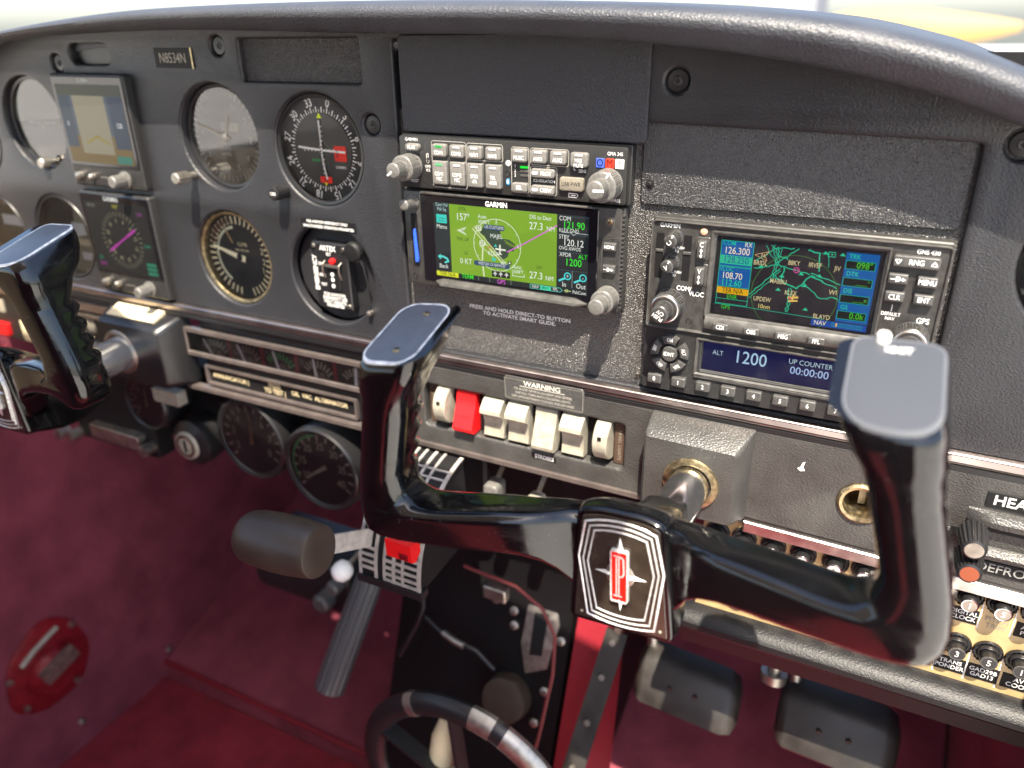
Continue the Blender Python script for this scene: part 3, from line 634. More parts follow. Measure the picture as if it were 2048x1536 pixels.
# ---------------------------------------------------------------- touch screen navigator
t = thing('navigator', 'navigator with large green moving map screen below the audio panel', 'navigator', (3.12, .2, -1.33))
MB().plate(rx(-.02, 6.27, -2.66, -.01, .06), .12, .47, .02).build('housing', 'radio_grey', t)
fp = MB().plate(fillet([(0, -2.62), (5.2, -2.62), (5.75, -2.64), (6.25, -2.64), (6.25, -.02), (0, -.02)], [.05, 0, 0, .12, .12, .06]), 0, .3, .035, seg=2).build('faceplate', 'radio_grey', t)
mb = MB()
for k in range(22): mb.box(6.24, 6.30, .02, .12, -2.5+k*.11, -2.46+k*.11)
mb.build('ribbed_edge', 'radio_bevel', t)
gl = MB().plate(rx(.55, 5.66, -2.46, -.06, .05), -.03, .0, .02).build('display_glass', 'screen_glass', t)
MB().plate(fillet([(.62, -.075), (5.55, -.075), (5.5, -.01), (.60, -.01)], [.02]*4), -.06, 0, .02).build('top_ledge', 'radio_bevel', t)
y = -.034
scr = MB().quad(.97, 5.42, -2.28, -.26, y).build('screen', em('#0a1a20', .8), t)
E_ = lambda s_, x, z, size, c='#e9efe6', al='CENTER', bold=.0, k=0, rot=0, sx=1.0: T(scr, s_, x, z, size, y-.008-.002*k, em(c), al, bold=bold, rot=rot, sx=sx)
MB().quad(1.46, 4.57, -2.14, -.27, y-.002).build('map_field', em('#84b41c', .86), scr)
MB().poly([(1.46, -.95), (2.2, -.7), (2.9, -.9), (3.2, -1.4), (2.5, -1.8), (1.8, -2.14), (1.46, -2.14)], y-.003).build('map_tint', em('#8bb526', .86), scr)
MB().poly([(3.4, -.9), (4.1, -.7), (4.57, -1.0), (4.57, -1.9), (4.0, -2.1), (3.5, -1.6)], y-.003).build('map_tint', em('#7fae18', .86), scr)
random.seed(3)
city = [(2.45, -.82), (2.62, -.76), (2.84, -.80), (3.0, -.86), (3.02, -1.02), (3.2, -1.05), (3.38, -1.15), (3.36, -1.32), (3.22, -1.38), (3.18, -1.52), (3.0, -1.60), (2.86, -1.5), (2.78, -1.3), (2.6, -1.22), (2.5, -1.05), (2.36, -.98)]
MB().poly([(x+random.uniform(-.03, .03), z+random.uniform(-.03, .03)) for x, z in city], y-.004).build('city_area', em('#2f4632', .9), scr)
rd = MB()
rd.line([(2.15, -.86), (2.5, -1.2), (3.15, -1.82)], .03, y-.005).line([(2.20, -.80), (2.58, -1.16), (3.22, -1.80)], .022, y-.005).line([(2.45, -1.30), (2.42, -1.7), (2.46, -2.12)], .045, y-.005).line([(2.36, -1.3), (2.75, -1.55)], .02, y-.005)
rd.build('roads', em('#d4dfb0'), scr)
rw = MB()
for k in range(7): rw.line([(3.1+k*.05, -1.12-.02*k+.05), (3.16+k*.05, -1.22-.02*k+.05)], .025, y-.006)
rw.build('wood_marks', em('#6f8f20'), scr)
MB().ring(2.87, -1.24, .69, .018, y-.006, 72).build('range_ring', em('#dbe8c8'), scr)
tk = MB()
for d in range(0, 360, 30): tk.line([pol(2.87, -1.24, .69, d), pol(2.87, -1.24, .64, d)], .015, y-.006)
tk.build('range_marks', em('#dbe8c8'), scr)
MB().line([(3.17, -1.38), (3.64, -1.12), (4.3, -.72), (4.57, -.55)], .03, y-.007).build('course_line', em('#d868d0'), scr)
pln = MB(); pln.line([(2.96, -1.22), (2.96, -1.46)], .04, y-.009).line([(2.83, -1.33), (3.12, -1.34)], .04, y-.009).line([(2.91, -1.46), (3.01, -1.46)], .025, y-.009); pln.build('aircraft_symbol', em('#f4f4e0'), scr)
MB().poly([(1.66, -.95), (1.98, -.83), (1.88, -.95), (1.98, -1.07)], y-.007).build('north_arrow', em('#cfe0b8'), scr); E_('N', 1.86, -.95, .09, '#405020', k=1)
MB().line([(2.58, -1.38), (2.7, -1.26)], .02, y-.0075).line([(2.56, -1.28), (2.72, -1.36)], .02, y-.0075).build('traffic_symbol', em('#c07838'), scr)
MB().poly([(2.88, -1.28), (2.83, -1.2), (2.78, -1.28)], y-.0075).poly([(2.84, -1.62), (2.76, -1.55), (2.70, -1.62), (2.78, -1.69)], y-.0075).build('waypoint_symbol', em('#30c0b0'), scr)
for q in ((2.49, 3.10, -.84, -.71), (2.17, 3.24, -1.84, -1.71)): MB().plate(rx(*q, .04), y-.010, y-.0095).build('label_box', em('#2a4a72', .9), scr)
for q, s_ in (((2.34, -.83), '27'), ((2.44, -1.22), '27')): MB().plate(rr(q[0], q[1], .18, .15, .05), y-.009, y-.0085).build('route_shield', em('#d8e4c0'), scr); T(scr, s_, q[0], q[1], .10, y-.012, em('#405028'), bold=.01)
E_('US CUSTOMS', 2.80, -.775, .085, k=2, sx=.95); E_('WESTLEX CA SERVICES', 2.70, -1.775, .08, k=2, sx=.85); E_('MAJEL', 2.86, -1.0, .12, k=2); E_('KLEX', 2.76, -1.47, .12, k=2); E_('WS', 3.06, -1.7, .10, k=2)
E_('E', 2.87, -.64, .10); E_('S', 3.48, -1.20, .10); E_('Auto', 2.46, -.52, .11, k=2); E_('3000FT', 2.50, -.66, .10, k=2); E_('Auto', 3.45, -1.75, .11, k=2); E_('1500FT', 3.46, -1.88, .10, k=2)
MB().plate(rr(3.24, -1.67, .10, .10, .02), y-.011, y-.0105).build('marker_box', em('#203018'), scr); T(scr, 'A', 3.24, -1.67, .08, y-.014, em('#ffffff'))
MB().line([(3.32, -1.93), (3.32, -2.0), (3.66, -2.0), (3.66, -1.93)], .016, y-.008).build('scale_bar', em('#e9efe6'), scr)
MB().quad(2.70, 3.24, -2.10, -1.93, y-.0075).build('icon_bar', em('#0c0e08'), scr)
ic = MB()
for x in (2.80, 2.97, 3.14): ic.line([(x-.05, -2.01), (x+.05, -2.01)], .02, y-.010).line([(x, -1.96), (x, -2.07)], .02, y-.010).ring(x, -1.99, .03, .012, y-.010, 16)
ic.build('icons', em('#e9efe6'), scr)
E_('DTK', 1.86, -.375, .10, '#24380c'); E_('157°', 1.87, -.59, .20); E_('TRK UP', 1.84, -1.18, .10, '#30480c'); E_('GS', 1.92, -1.55, .09, '#30480c'); E_('0 KT', 1.92, -1.78, .16)
E_('DIS to Dest', 4.12, -.40, .11); E_('27.3', 4.00, -.63, .20); E_('NM', 4.40, -.66, .13); E_('DIS', 4.09, -1.69, .09, '#30480c'); E_('27.3', 4.0, -1.92, .20); E_('NM', 4.38, -1.95, .13)
# left column
MB().quad(.97, 1.46, -2.14, -.27, y-.002).build('side_column', em('#1c2a30', .8), scr)
E_('Com Vol', 1.23, -.31, .10, '#b8dcd8', sx=.9); E_('Psh Sq', 1.23, -.43, .10, '#b8dcd8', sx=.9)
MB().quad(.99, 1.43, -.98, -.53, y-.003).build('menu_key', em('#0c1a1e', .8), scr)
MB().quad(1.05, 1.37, -.80, -.57, y-.004).build('menu_icon', em('#2fd0c0'), scr); MB().quad(1.10, 1.33, -.68, -.665, y-.006).quad(1.10, 1.33, -.75, -.735, y-.006).build('menu_icon_lines', em('#0c6058'), scr)
E_('Menu', 1.21, -.90, .13); 
MB().quad(.99, 1.43, -2.10, -1.62, y-.003).build('back_key', em('#0c1a1e', .8), scr)
MB().line([(1.08, -1.73), (1.2, -1.72), (1.33, -1.77), (1.36, -1.84), (1.26, -1.88)], .055, y-.005).poly([(1.03, -1.73), (1.13, -1.65), (1.13, -1.82)], y-.005).build('back_arrow', em('#58d8d0'), scr); E_('Back', 1.21, -1.99, .13)
# bottom annunciators
MB().quad(.97, 1.66, -2.27, -2.14, y-.004).build('caution_box', em('#dce020'), scr); E_('TER N/A', 1.32, -2.205, .12, '#303008', bold=.01)
E_('TERM', 1.95, -2.20, .13, '#40e828', bold=.01); E_('GPS', 2.98, -2.22, .13, '#e060d8', bold=.0)
MB().quad(2.28, 2.29, -2.27, -2.15, y-.004).quad(2.62, 2.63, -2.27, -2.15, y-.004).quad(3.26, 3.27, -2.27, -2.15, y-.004).build('divider', em('#90a090'), scr)
MB().quad(3.83, 4.12, -2.27, -2.16, y-.004).build('page_tab', em('#102428'), scr); MB().quad(4.12, 4.42, -2.27, -2.16, y-.004).build('page_tab', em('#38d8a8'), scr); MB().quad(4.42, 4.68, -2.27, -2.16, y-.004).build('page_tab', em('#102428'), scr)
E_('NAV', 3.98, -2.215, .085, bold=.01); E_('MAP', 4.27, -2.215, .085, '#107858', bold=.01); E_('FPL', 4.55, -2.215, .085, bold=.01)
MB().line([(3.83, -2.27), (4.68, -2.27), (4.74, -2.215), (4.68, -2.16), (3.83, -2.16), (3.83, -2.27)], .012, y-.006).build('tab_outline', em('#60d8c0'), scr)
MB().line([(4.80, -2.21), (4.98, -2.21)], .02, y-.006).ring(4.86, -2.21, .035, .015, y-.006, 16).build('nav_icon', em('#c8d088'), scr); E_('PshCom', 5.21, -2.22, .095)
# right column
for z0, z1 in ((-.72, -.30), (-1.17, -.75), (-1.63, -1.20), (-2.12, -1.67)): 
    MB().quad(4.60, 5.42, z0, z1, y-.003).build('side_key', em('#0e1a20', .8), scr)
    MB().line([(4.60, z1), (5.42, z1)], .01, y-.004).build('key_edge', em('#3c5860'), scr)
E_('COM', 4.63, -.36, .12, al='LEFT'); E_('121.90', 5.02, -.52, .19, '#30f028'); E_('KLEX GND', 4.63, -.655, .10, al='LEFT', sx=.95); E_('STBY', 4.63, -.82, .11, al='LEFT'); E_('120.12', 5.02, -.96, .18); E_('OVG AWOS', 4.63, -1.105, .10, al='LEFT', sx=.95)
E_('XPDR', 4.65, -1.27, .11, al='LEFT'); E_('ALT', 5.28, -1.285, .12, '#30f028'); E_('1200', 5.03, -1.46, .20, '#30f028')
MB().line([(4.70, -.70), (4.95, -.70), (5.02, -.76), (5.09, -.70), (5.4, -.70)], .012, y-.006).build('swap_mark', em('#c8d0d0'), scr)
MB().quad(5.00, 5.012, -2.12, -1.67, y-.004).build('divider', em('#90a0a0'), scr)
for x, s_ in ((4.83, '+'), (5.25, '-')):
    MB().ring(x+.05, -1.82, .085, .03, y-.006, 28).line([(x-.18, -1.96), (x-.02, -1.88)], .05, y-.006).build('zoom_icon', em('#50d8d8'), scr); T(scr, s_, x+.05, -1.82, .11, y-.009, em('#e0ffff'), bold=.01)
E_('In', 4.79, -2.05, .14); E_('Out', 5.25, -2.05, .14)
T(gl, 'GARMIN', 2.87, -.185, .14, -.036, 'white', bold=.035, sx=1.05)
# chin, knobs and keys
ch = MB(); ch.loft([[(x, yy, z+dz) for yy, dz in ((0, .10), (-.10, .10), (-.24, .02), (-.26, -.04), (-.2, -.10), (0, -.12))] if 0 < k < 3 else [(x, yy*.15, z+dz*.25) for yy, dz in ((0, .10), (-.10, .10), (-.24, .02), (-.26, -.04), (-.2, -.10), (0, -.12))] for k, (x, z) in enumerate(((.92, -2.46), (1.18, -2.45), (5.1, -2.47), (5.42, -2.50)))])
ch.build('chin_bar', 'radio_bevel', t, angle=25)
knob(t, 'volume_knob', .32, -.32, [(.145, -.50, -.05), (.17, -.05, 0)], 'knob_grey', 26, .014)
knob(t, 'tuning_knob', 5.97, -2.24, [(.205, -.90, -.48), (.30, -.48, -.02)], 'knob_grey', 32, .014)
MB().plate(rx(.20, .42, -2.12, -.62, .06), -.004, .01).build('card_slot', 'flat_black', t)
MB().plate(fillet([(.27, -1.06), (.34, -1.04), (.40, -1.9), (.38, -1.98), (.29, -1.98)], [.03]*5), -.05, .0, .01).build('data_card', paint('#2f5bd0'), t)
MB().lathe(.24, -2.38, [(.04, .02), (.06, .0), (.075, -.008), (.09, .0), (.09, .02)], 24).build('mounting_hole', 'flat_black', t)
MB().lathe(5.95, -.33, [(.03, -.04), (.065, -.02), (.075, .0)], 24).build('light_sensor', 'brass', t)
MB().lathe(5.95, -.33, [(.075, -.02), (.10, -.02), (.11, .0)], 24, cap0=False).build('sensor_rim', 'silver', t)
button(t, 5.98, -.94, .33, .21, -.10, 0, 'button_dark', 'HOME', .09, r=.03, bold=.03, sx=.9)
b = button(t, 5.98, -1.50, .33, .21, -.10, 0, 'button_dark', 'D', .10, r=.03, bold=.02)
MB().line([(5.86, -1.50), (6.09, -1.50)], .018, -.105).poly([(6.12, -1.50), (6.05, -1.46), (6.05, -1.54)], -.105).build('arrow_print', 'white', b)
MB().line([(6.16, -.72), (5.78, -.78), (5.76, -1.60), (6.0, -1.83), (6.16, -1.92)], .022, -.008).build('panel_line', 'radio_bevel', t)

# ---------------------------------------------------------------- colour GPS radio
X0, X1, Z1, Z0 = 6.995, 13.245, -.166, -2.816
t = thing('gps_radio', 'GPS radio with colour map screen in the right-hand stack', 'radio', (10.1, .2, -1.5))
MB().plate(rx(X0-.03, X1+.03, Z0, Z1+.03, .08), .16, .46, .03).build('housing', 'radio_grey', t)
fp = cover(t, 'faceplate', rx(X0+.03, X1-.03, Z0+.01, Z1-.03, .08), [rx(8.52, 12.02, -2.31, -.42, .02)], 0, .12, 'radio_grey', .06)
rim = MB(); o1 = rx(X0, X1, Z0, Z1, .1); o2 = offset(o1, -.035); o3 = offset(o1, -.06)
rim.loft([[(x, .1, z) for x, z in o1], [(x, -.05, z) for x, z in o1], [(x, -.07, z) for x, z in offset(o1, -.015)], [(x, -.06, z) for x, z in o2], [(x, .01, z) for x, z in o3]], False, False).build('raised_rim', 'radio_bevel', t)
rb = MB(); a = rx(8.40, 12.13, -2.36, -.31, .03); b_ = rx(8.54, 12.0, -2.3, -.44, .02)
rb.loft([[(x, -.0, z) for x, z in offset(a, .01)], [(x, -.05, z) for x, z in a], [(x, -.05, z) for x, z in offset(a, -.03)], [(x, .09, z) for x, z in b_]], False, False).build('screen_surround', 'radio_bevel', t)
y = .085
scr = MB().quad(8.50, 12.04, -2.34, -.40, .1).build('screen', em('#201e26', .8), t)
E_ = lambda s_, x, z, size, c='#30c890', al='CENTER', bold=.01, k=0, rot=0, sx=1.0: T(scr, s_, x, z, size, y-.008-.002*k, em(c), al, bold=bold, rot=rot, sx=sx)
MB().quad(8.60, 11.93, -2.26, -.51, y).build('map_field', em('#2b272e', .8), scr)
Bl = em('#0a58a0'); Cy = em('#10a888')
MB().quad(8.62, 9.34, -1.60, -.52, y-.003).build('frequency_box', Bl, scr); MB().quad(8.62, 9.34, -1.06, -.86, y-.004).build('standby_box', em('#28b890'), scr)
MB().line([(8.62, -.52), (9.34, -.52), (9.34, -2.02), (8.62, -2.02), (8.62, -.52)], .016, y-.005).line([(8.62, -1.12), (9.34, -1.12)], .03, y-.005).line([(8.62, -1.60), (9.34, -1.60)], .016, y-.005).line([(8.62, -1.9), (9.34, -1.9)], .014, y-.005).build('box_lines', Cy, scr)
E_('COM', 8.80, -.58, .11, '#20b0a0'); E_('RX', 9.22, -.585, .11, '#f0e0c8'); E_('126.300', 8.98, -.75, .17, '#f0dcc0', sx=.92); E_('128.250', 8.98, -.96, .17, '#0c6090', sx=.92)
E_('VLOC', 8.80, -1.19, .11, '#20b0a0'); E_('108.70', 8.93, -1.34, .16, '#f0dcc0', sx=.95); E_('112.60', 8.93, -1.51, .16, '#28c898', sx=.95)
MB().quad(8.62, 9.34, -1.77, -1.62, y-.006).build('caution_box', em('#e0a810'), scr); E_('TER N/A', 8.98, -1.695, .125, '#302808', k=1, sx=.9); E_('ENR', 8.98, -1.84, .11, '#38c030'); E_('GPS', 8.86, -2.10, .11, '#38c030')
MB().line([(8.6, -2.04), (9.34, -2.04), (11.02, -2.08)], .014, y-.005).build('status_line', Cy, scr)
random.seed(11); mp = MB()
def road(pts, w=.022, j=.02):
    out = []
    for (xa, za), (xb, zb) in zip(pts[:-1], pts[1:]):
        for i in range(6): t_ = i/6; out.append((xa+(xb-xa)*t_+random.uniform(-j, j), za+(zb-za)*t_+random.uniform(-j, j)))
    out.append(pts[-1]); mp.line(out, w, y-.004)
for dx in (0, .05): road([(9.72+dx, -.53), (9.82+dx, -.75), (9.86+dx, -.95), (9.80+dx, -1.2), (9.95+dx, -1.3)], .018)
road([(9.45, -.9), (9.8, -.6), (10.2, -.55)]); road([(9.86, -.95), (10.3, -.55)]); road([(9.4, -1.1), (9.86, -.95), (10.05, -1.0), (10.6, -1.1)])
road([(9.95, -1.05), (9.55, -1.5), (9.36, -1.72)]); road([(9.98, -1.1), (9.6, -1.55), (9.38, -1.8)], .018); road([(10.05, -1.0), (10.0, -1.3), (10.35, -1.45), (10.65, -1.1), (10.9, -1.25)], .03)
for dx in (0, .045): road([(10.2+dx, -1.45), (10.22+dx, -1.8), (10.2+dx, -2.02)], .02)
road([(10.5, -1.3), (10.9, -1.62), (11.15, -1.55), (11.25, -1.6)]); road([(10.62, -1.05), (11.25, -1.25)]); road([(10.6, -1.12), (11.2, -1.35)]); road([(10.5, -.55), (10.75, -.6), (10.78, -1.0)], .03); road([(10.9, -.55), (10.95, -.9)], .015)
road([(9.86, -.55), (9.9, -.75), (10.1, -.8)]); road([(9.6, -.55), (9.9, -.95)], .015); road([(9.9, -.98), (9.95, -.6)], .015)
mp.build('map_roads', em('#20b088'), scr)
MB().ring(10.32, -1.62, .92, .012, y-.0045, 60).build('range_ring', em('#488038'), scr)
tri = MB()
for x, z in ((9.55, -1.03), (10.02, -1.2), (9.98, -1.52), (10.42, -1.1), (10.52, -1.36), (10.62, -1.9), (10.85, -.58), (10.8, -1.1), (11.2, -.58)): tri.poly([(x-.06, z-.03), (x+.06, z-.03), (x, z+.04)], y-.006)
tri.build('intersection_marks', em('#28c090'), scr)
E_('BRIDL', 9.52, -.96, .115, '#d8c898', sx=.85); E_('88KY', 10.24, -.88, .115, '#d8c898', sx=.85); E_('IRVEF', 10.68, -.88, .115, '#d8c898', sx=.85); E_('JIV', 11.14, -.90, .115, '#d8c898', sx=.85)
E_('MABBU', 9.96, -1.34, .115, '#d8c898', sx=.85); E_('KLEX', 10.26, -1.57, .115, '#d8c898', sx=.85); E_('UPDEW', 9.66, -1.80, .115, '#d8c898', sx=.85); E_('WI', 11.13, -1.44, .115, '#d8c898'); E_('BLAYD', 10.98, -2.03, .115, '#d8c898', sx=.9); E_('10nm', 9.72, -1.97, .11, '#e0c878')
MB().line([(10.22, -1.68), (10.42, -1.65)], .05, y-.007).line([(10.33, -1.60), (10.31, -1.76)], .04, y-.007).line([(10.24, -1.76), (10.42, -1.73)], .04, y-.007).build('airport_symbol', em('#e0b860'), scr); MB().quad(10.23, 10.28, -1.72, -1.67, y-.009).build('airport_core', em('#d05060'), scr)
MB().ring(10.31, -1.03, .06, .02, y-.007, 24).build('heliport_symbol', em('#c04890'), scr); E_('H', 10.31, -1.03, .08, '#c04890')
MB().line([(9.38, -.78), (9.68, -.68), (9.6, -.78), (9.66, -.90), (9.38, -.78)], .014, y-.007).build('north_arrow', em('#c8a070'), scr); E_('N', 9.56, -.785, .10, '#d0b080')
MB().line([(10.92, -.55), (11.05, -.55), (11.05, -.65), (10.92, -.65), (10.92, -.55)], .014, y-.006).disc(10.985, -.6, .02, y-.006, 10).build('beacon_symbol', em('#28c090'), scr)
MB().quad(11.27, 11.93, -2.08, -.51, y-.003).build('data_column', Bl, scr)
for z, s_, v in ((-.60, 'TRK', '098°'), (-.98, 'DTK', '____°'), (-1.36, 'DIS', '____n'), (-1.74, 'GS', '0.0k')):
    E_(s_, 11.33, z, .11, '#28c898', 'LEFT'); MB().quad(11.29, 11.87, z-.27, z-.09, y-.005).build('data_box', em('#101418'), scr)
    MB().line([(11.29, z-.27), (11.87, z-.27), (11.87, z-.09), (11.29, z-.09), (11.29, z-.27)], .012, y-.006).build('data_outline', Cy, scr)
    E_(v, 11.83, z-.18, .15 if '_' not in v else .10, '#48c028', 'RIGHT', k=1)
MB().quad(10.78, 11.93, -2.25, -2.10, y-.004).build('page_box', em('#1848a0'), scr); E_('NAV', 10.97, -2.175, .11, '#f0e0c0')
pg = MB()
for k in range(9): pg.line([(11.22+k*.072, -2.21), (11.26+k*.072, -2.21), (11.26+k*.072, -2.13), (11.22+k*.072, -2.13), (11.22+k*.072, -2.21)], .008, y-.006)
pg.build('page_marks', Cy, scr); MB().quad(11.295, 11.33, -2.21, -2.13, y-.007).build('page_cursor', em('#f0a070'), scr)
MB().quad(8.5, 12.04, -2.34, -.40, .06).build('screen_pane', 'glass', t, recalc=False)
T(fp, 'GARMIN', 7.42, -.29, .10, -.006, 'white', bold=.03, sx=1.1); T(fp, 'GNS 430', 12.80, -.335, .10, -.006, 'white', bold=.02)
for x, z, s_ in ((7.57, -.54, 'C'), (7.53, -1.14, 'V')):
    k = knob(t, 'volume_knob', x, z, [(.155, -.50, -.02), (.175, -.05, 0)], 'knob_dark', 18, .022); T(k, s_, x-.01, z-.03, .12, -.506, 'white', rot=130 if s_ == 'C' else 20, bold=.02)
    MB().disc(x+.04, z+.10, .018, -.506, 10).build('pointer_mark', 'white', k)
for x in (7.205, 7.86):
    s_ = MB().plate(rx(x-.095, x+.095, -1.57, -.48, .01), -.004, .01).build('vent_slot', 'flat_black', t)
    MB().plate(rx(x-.09, x+.09, -.93, -.86, .01), -.03, .0, .01).build('slot_bridge', 'radio_bevel', s_)
for z, s_ in ((-.75, 'C'), (-1.38, 'V')):
    b = button(t, 8.22, z, .22, .42, -.15, 0, 'button_dark', s_, .12, None, .12, r=.04, ch=.04); MB().plate(rr(8.22, z, .34, .54, .05), -.012, .01, .01).build('key_surround', 'radio_bevel', b)
    MB().line([(8.22, z-.02), (8.22, z-.14)], .02, -.156).poly([(8.22, z+.04), (8.18, z-.03), (8.26, z-.03)], -.156).poly([(8.22, z-.19), (8.18, z-.12), (8.26, z-.12)], -.156).build('arrow_print', 'white', b)
mat('sensor_amber', (.55, .30, .20), .3)
MB().lathe(8.21, -.36, [(.03, -.04), (.07, -.025), (.085, .0)], 24).build('light_sensor', 'sensor_amber', t)
T(fp, 'VOL PUSH\nSQ', 7.62, -.83, .065, -.006, 'white', bold=.01); T(fp, 'VOL PUSH\nID', 7.60, -1.42, .065, -.006, 'white', bold=.01)
T(fp, 'COM/', 7.86, -1.76, .12, -.006, 'white', bold=.02); T(fp, 'VLOC', 8.17, -1.86, .12, -.006, 'white', bold=.02); T(fp, 'GPS', 12.97, -1.80, .13, -.006, 'white', bold=.02); T(fp, 'DEFAULT\nNAV', 12.34, -1.78, .08, -.006, 'white', bold=.015); MB().line([(12.34, -1.52), (12.34, -1.66)], .015, -.004).build('print_line', 'white', fp)
for x, cz_, lab in ((7.56, -2.16, 'PUSH\nC/V'), (12.80, -2.20, 'PUSH\nCRSR')):
    k = knob(t, 'tuning_knob', x, cz_, [(.21, -.95, -.50), (.36, -.50, -.02)], 'knob_dark', 24, .028); T(k, lab, x, cz_, .10, -.957, 'white', rot=150, bold=.025)
    MB().lathe(x, cz_, [(.27, -.515), (.31, -.52), (.335, -.505)], 48, cap0=False, cap1=False).build('bright_ring', 'silver', k)
b = button(t, 12.62, -.54, .88, .25, -.13, 0, 'button_dark', 'RNG', .12, None, 0, r=.05)
for x, sg in ((12.28, -1), (12.95, 1)): MB().line([(x-.06, -.54-sg*.035), (x+.06, -.54-sg*.035), (x, -.54+sg*.055), (x-.06, -.54-sg*.035)], .018, -.135).build('arrow_print', 'white', b)
for x, z, s_ in ((12.89, -.93, 'MENU'), (12.34, -1.31, 'CLR'), (12.89, -1.31, 'ENT')): button(t, x, z, .38, .22, -.14, 0, 'button_dark', s_, .12, r=.03, sx=.9)
b = button(t, 12.34, -.92, .38, .22, -.14, 0, 'button_dark', 'D', .12, r=.03); MB().line([(12.2, -.92), (12.45, -.92)], .018, -.145).poly([(12.49, -.92), (12.42, -.88), (12.42, -.96)], -.145).build('arrow_print', 'white', b)
sb = MB(); sb.loft([[(x, yy, z) for yy, z in ((0, -2.32), (-.04, -2.33), (-.13, -2.44), (-.15, -2.56), (-.12, -2.63), (0, -2.66))] for x in (8.44, 12.10)]); sb.build('softkey_bar', 'radio_bevel', t)
for x, s_ in zip((8.84, 9.55, 10.26, 10.97, 11.68), ('CDI', 'OBS', 'MSG', 'FPL', 'PROC')): button(t, x, -2.52, .37, .18, -.22, -.1, 'button_dark', s_, .11, r=.04, sx=.9, bold=.02)
MB().lathe(8.05, -2.56, [(.04, .02), (.055, .0), (.065, -.008), (.08, .0), (.08, .02)], 24).build('mounting_hole', 'flat_black', t)

# ---------------------------------------------------------------- transponder
Z1, Z0 = -2.835, -4.475
t = thing('transponder', 'transponder with dark blue display and numbered keys under the GPS radio', 'transponder', (10.1, .2, -3.65))
MB().plate(rx(X0-.03, X1+.03, Z0, Z1, .05), .16, .46, .02).build('housing', 'radio_black', t)
fp = cover(t, 'faceplate', rx(X0, X1, Z0, Z1, .05), [rx(8.42, 12.1, -3.80, -3.02, .02)], 0, .14, 'radio_black', .02)
rb = MB(); a = rx(8.28, 12.25, -3.90, -2.95, .03); b_ = rx(8.44, 12.08, -3.78, -3.04, .02)
rb.loft([[(x, .0, z) for x, z in offset(a, .01)], [(x, -.05, z) for x, z in a], [(x, -.05, z) for x, z in offset(a, -.02)], [(x, .11, z) for x, z in b_]], False, False).build('display_surround', 'radio_bevel', t)
MB().plate(rx(8.28, 12.25, -3.99, -3.90, .01), -.05, .01, .02).build('lower_ledge', 'radio_bevel', t)
scr = MB().quad(8.4, 12.1, -3.82, -3.0, .12).build('screen', em('#14164a', .8), t)
T(scr, 'ALT', 8.80, -3.30, .13, .112, em('#b8d0d8'), bold=-.005); T(scr, '1200', 9.57, -3.33, .34, .112, em('#a8c8e0'), bold=.01, sx=1.0); T(scr, 'UP COUNTER', 10.92, -3.22, .13, .112, em('#b8d0d8'), bold=-.005, sx=1.05); T(scr, '00:00:00', 10.92, -3.44, .20, .112, em('#a8c0e8'), bold=.01, sx=1.1)
MB().quad(8.4, 12.1, -3.82, -3.0, .095).build('display_pane', 'glass', t, recalc=False)
MB().lathe(7.66, -3.45, [(.10, -.13), (.18, -.12), (.20, -.09), (.20, 0)], 32).build('ident_button', 'button_dark', t); T(t, 'IDNT', 7.66, -3.45, .11, -.135, 'white', sx=.9)
for s_, d in (('ON', 0), ('ALT', 72), ('VFR', 144), ('OFF', 216), ('SBY', 288)):
    arc = [pol(7.66, -3.45, .48, d+q) for q in (-27, -14, 0, 14, 27)]+[pol(7.66, -3.45, .27, d+q) for q in (27, 14, 0, -14, -27)]
    b = MB().plate(arc, -.13, 0, .025, seg=2).build('mode_button', 'button_dark', t)
    x, z = pol(7.66, -3.45, .375, d); T(b, s_, x, z, .10, -.135, 'white', rot=-d if d in (0, 72, 288) else 180-d, sx=.85)
for k in range(8): button(t, 7.33+.614*k, -4.17, .36, .25, -.13, 0, 'button_dark', str(k), .12, r=.04, bold=.02)
for x, s_ in ((12.24, '8'), (12.85, '9')): button(t, x, -4.17, .36, .25, -.13, 0, 'button_dark', s_, .12, r=.04)
MB().lathe(12.0, -4.36, [(.04, .02), (.05, .0), (.06, -.008), (.075, .0), (.075, .02)], 24).build('mounting_hole', 'flat_black', t)
# ================================================================ switch panel
sp = thing('switch_console', 'sunlit black switch panel with row of cream rocker switches and one red', 'switch panel', (3.5, 0, -6.3))
W = rx(.25, 6.6, -7.12, -5.74, .1)
cover(sp, 'surround', rx(-1.6, 7.33, -7.72, -5.14, .05), [W], -.02, .4, 'leather_dusty_lit', .10)
MB().plate(rx(.0, 6.8, -7.3, -5.6, .05), .32, .4).build('recess_back', 'flat_black', sp)
mb = MB()
mb.box(-1.6, 7.30, -.14, .1, -7.86, -7.73).build('lower_trim', 'trim_dull', sp)
wp = MB().plate(rx(3.0, 5.43, -5.66, -4.92+.0, .1), -.045, -.02, .01).build('warning_placard', 'button_dark', sp)
MB().line([(3.06, -5.60), (3.02, -5.0), (5.40, -4.98), (5.40, -5.60), (3.06, -5.60)], .012, -.049).build('placard_border', paint('#8a867c'), wp)
T(wp, 'WARNING', 4.18, -5.08, .15, -.05, paint('#d8d4c8'), bold=.02, sx=1.35); MB().quad(3.50, 4.86, -5.18, -5.165, -.05).build('underline', paint('#d8d4c8'), wp)
for i, s_ in enumerate(('TO AVOID OPTICAL ILLUSION AND SEVERE', 'VERTIGO TURN ANTI-COLLISION LIGHTS', 'OFF UPON ENTERING CLOUDS, FOG OR HAZE')): T(wp, s_, 4.2, -5.27-.12*i, .075, -.05, paint('#b8b4a8'), bold=.0, sx=1.05)
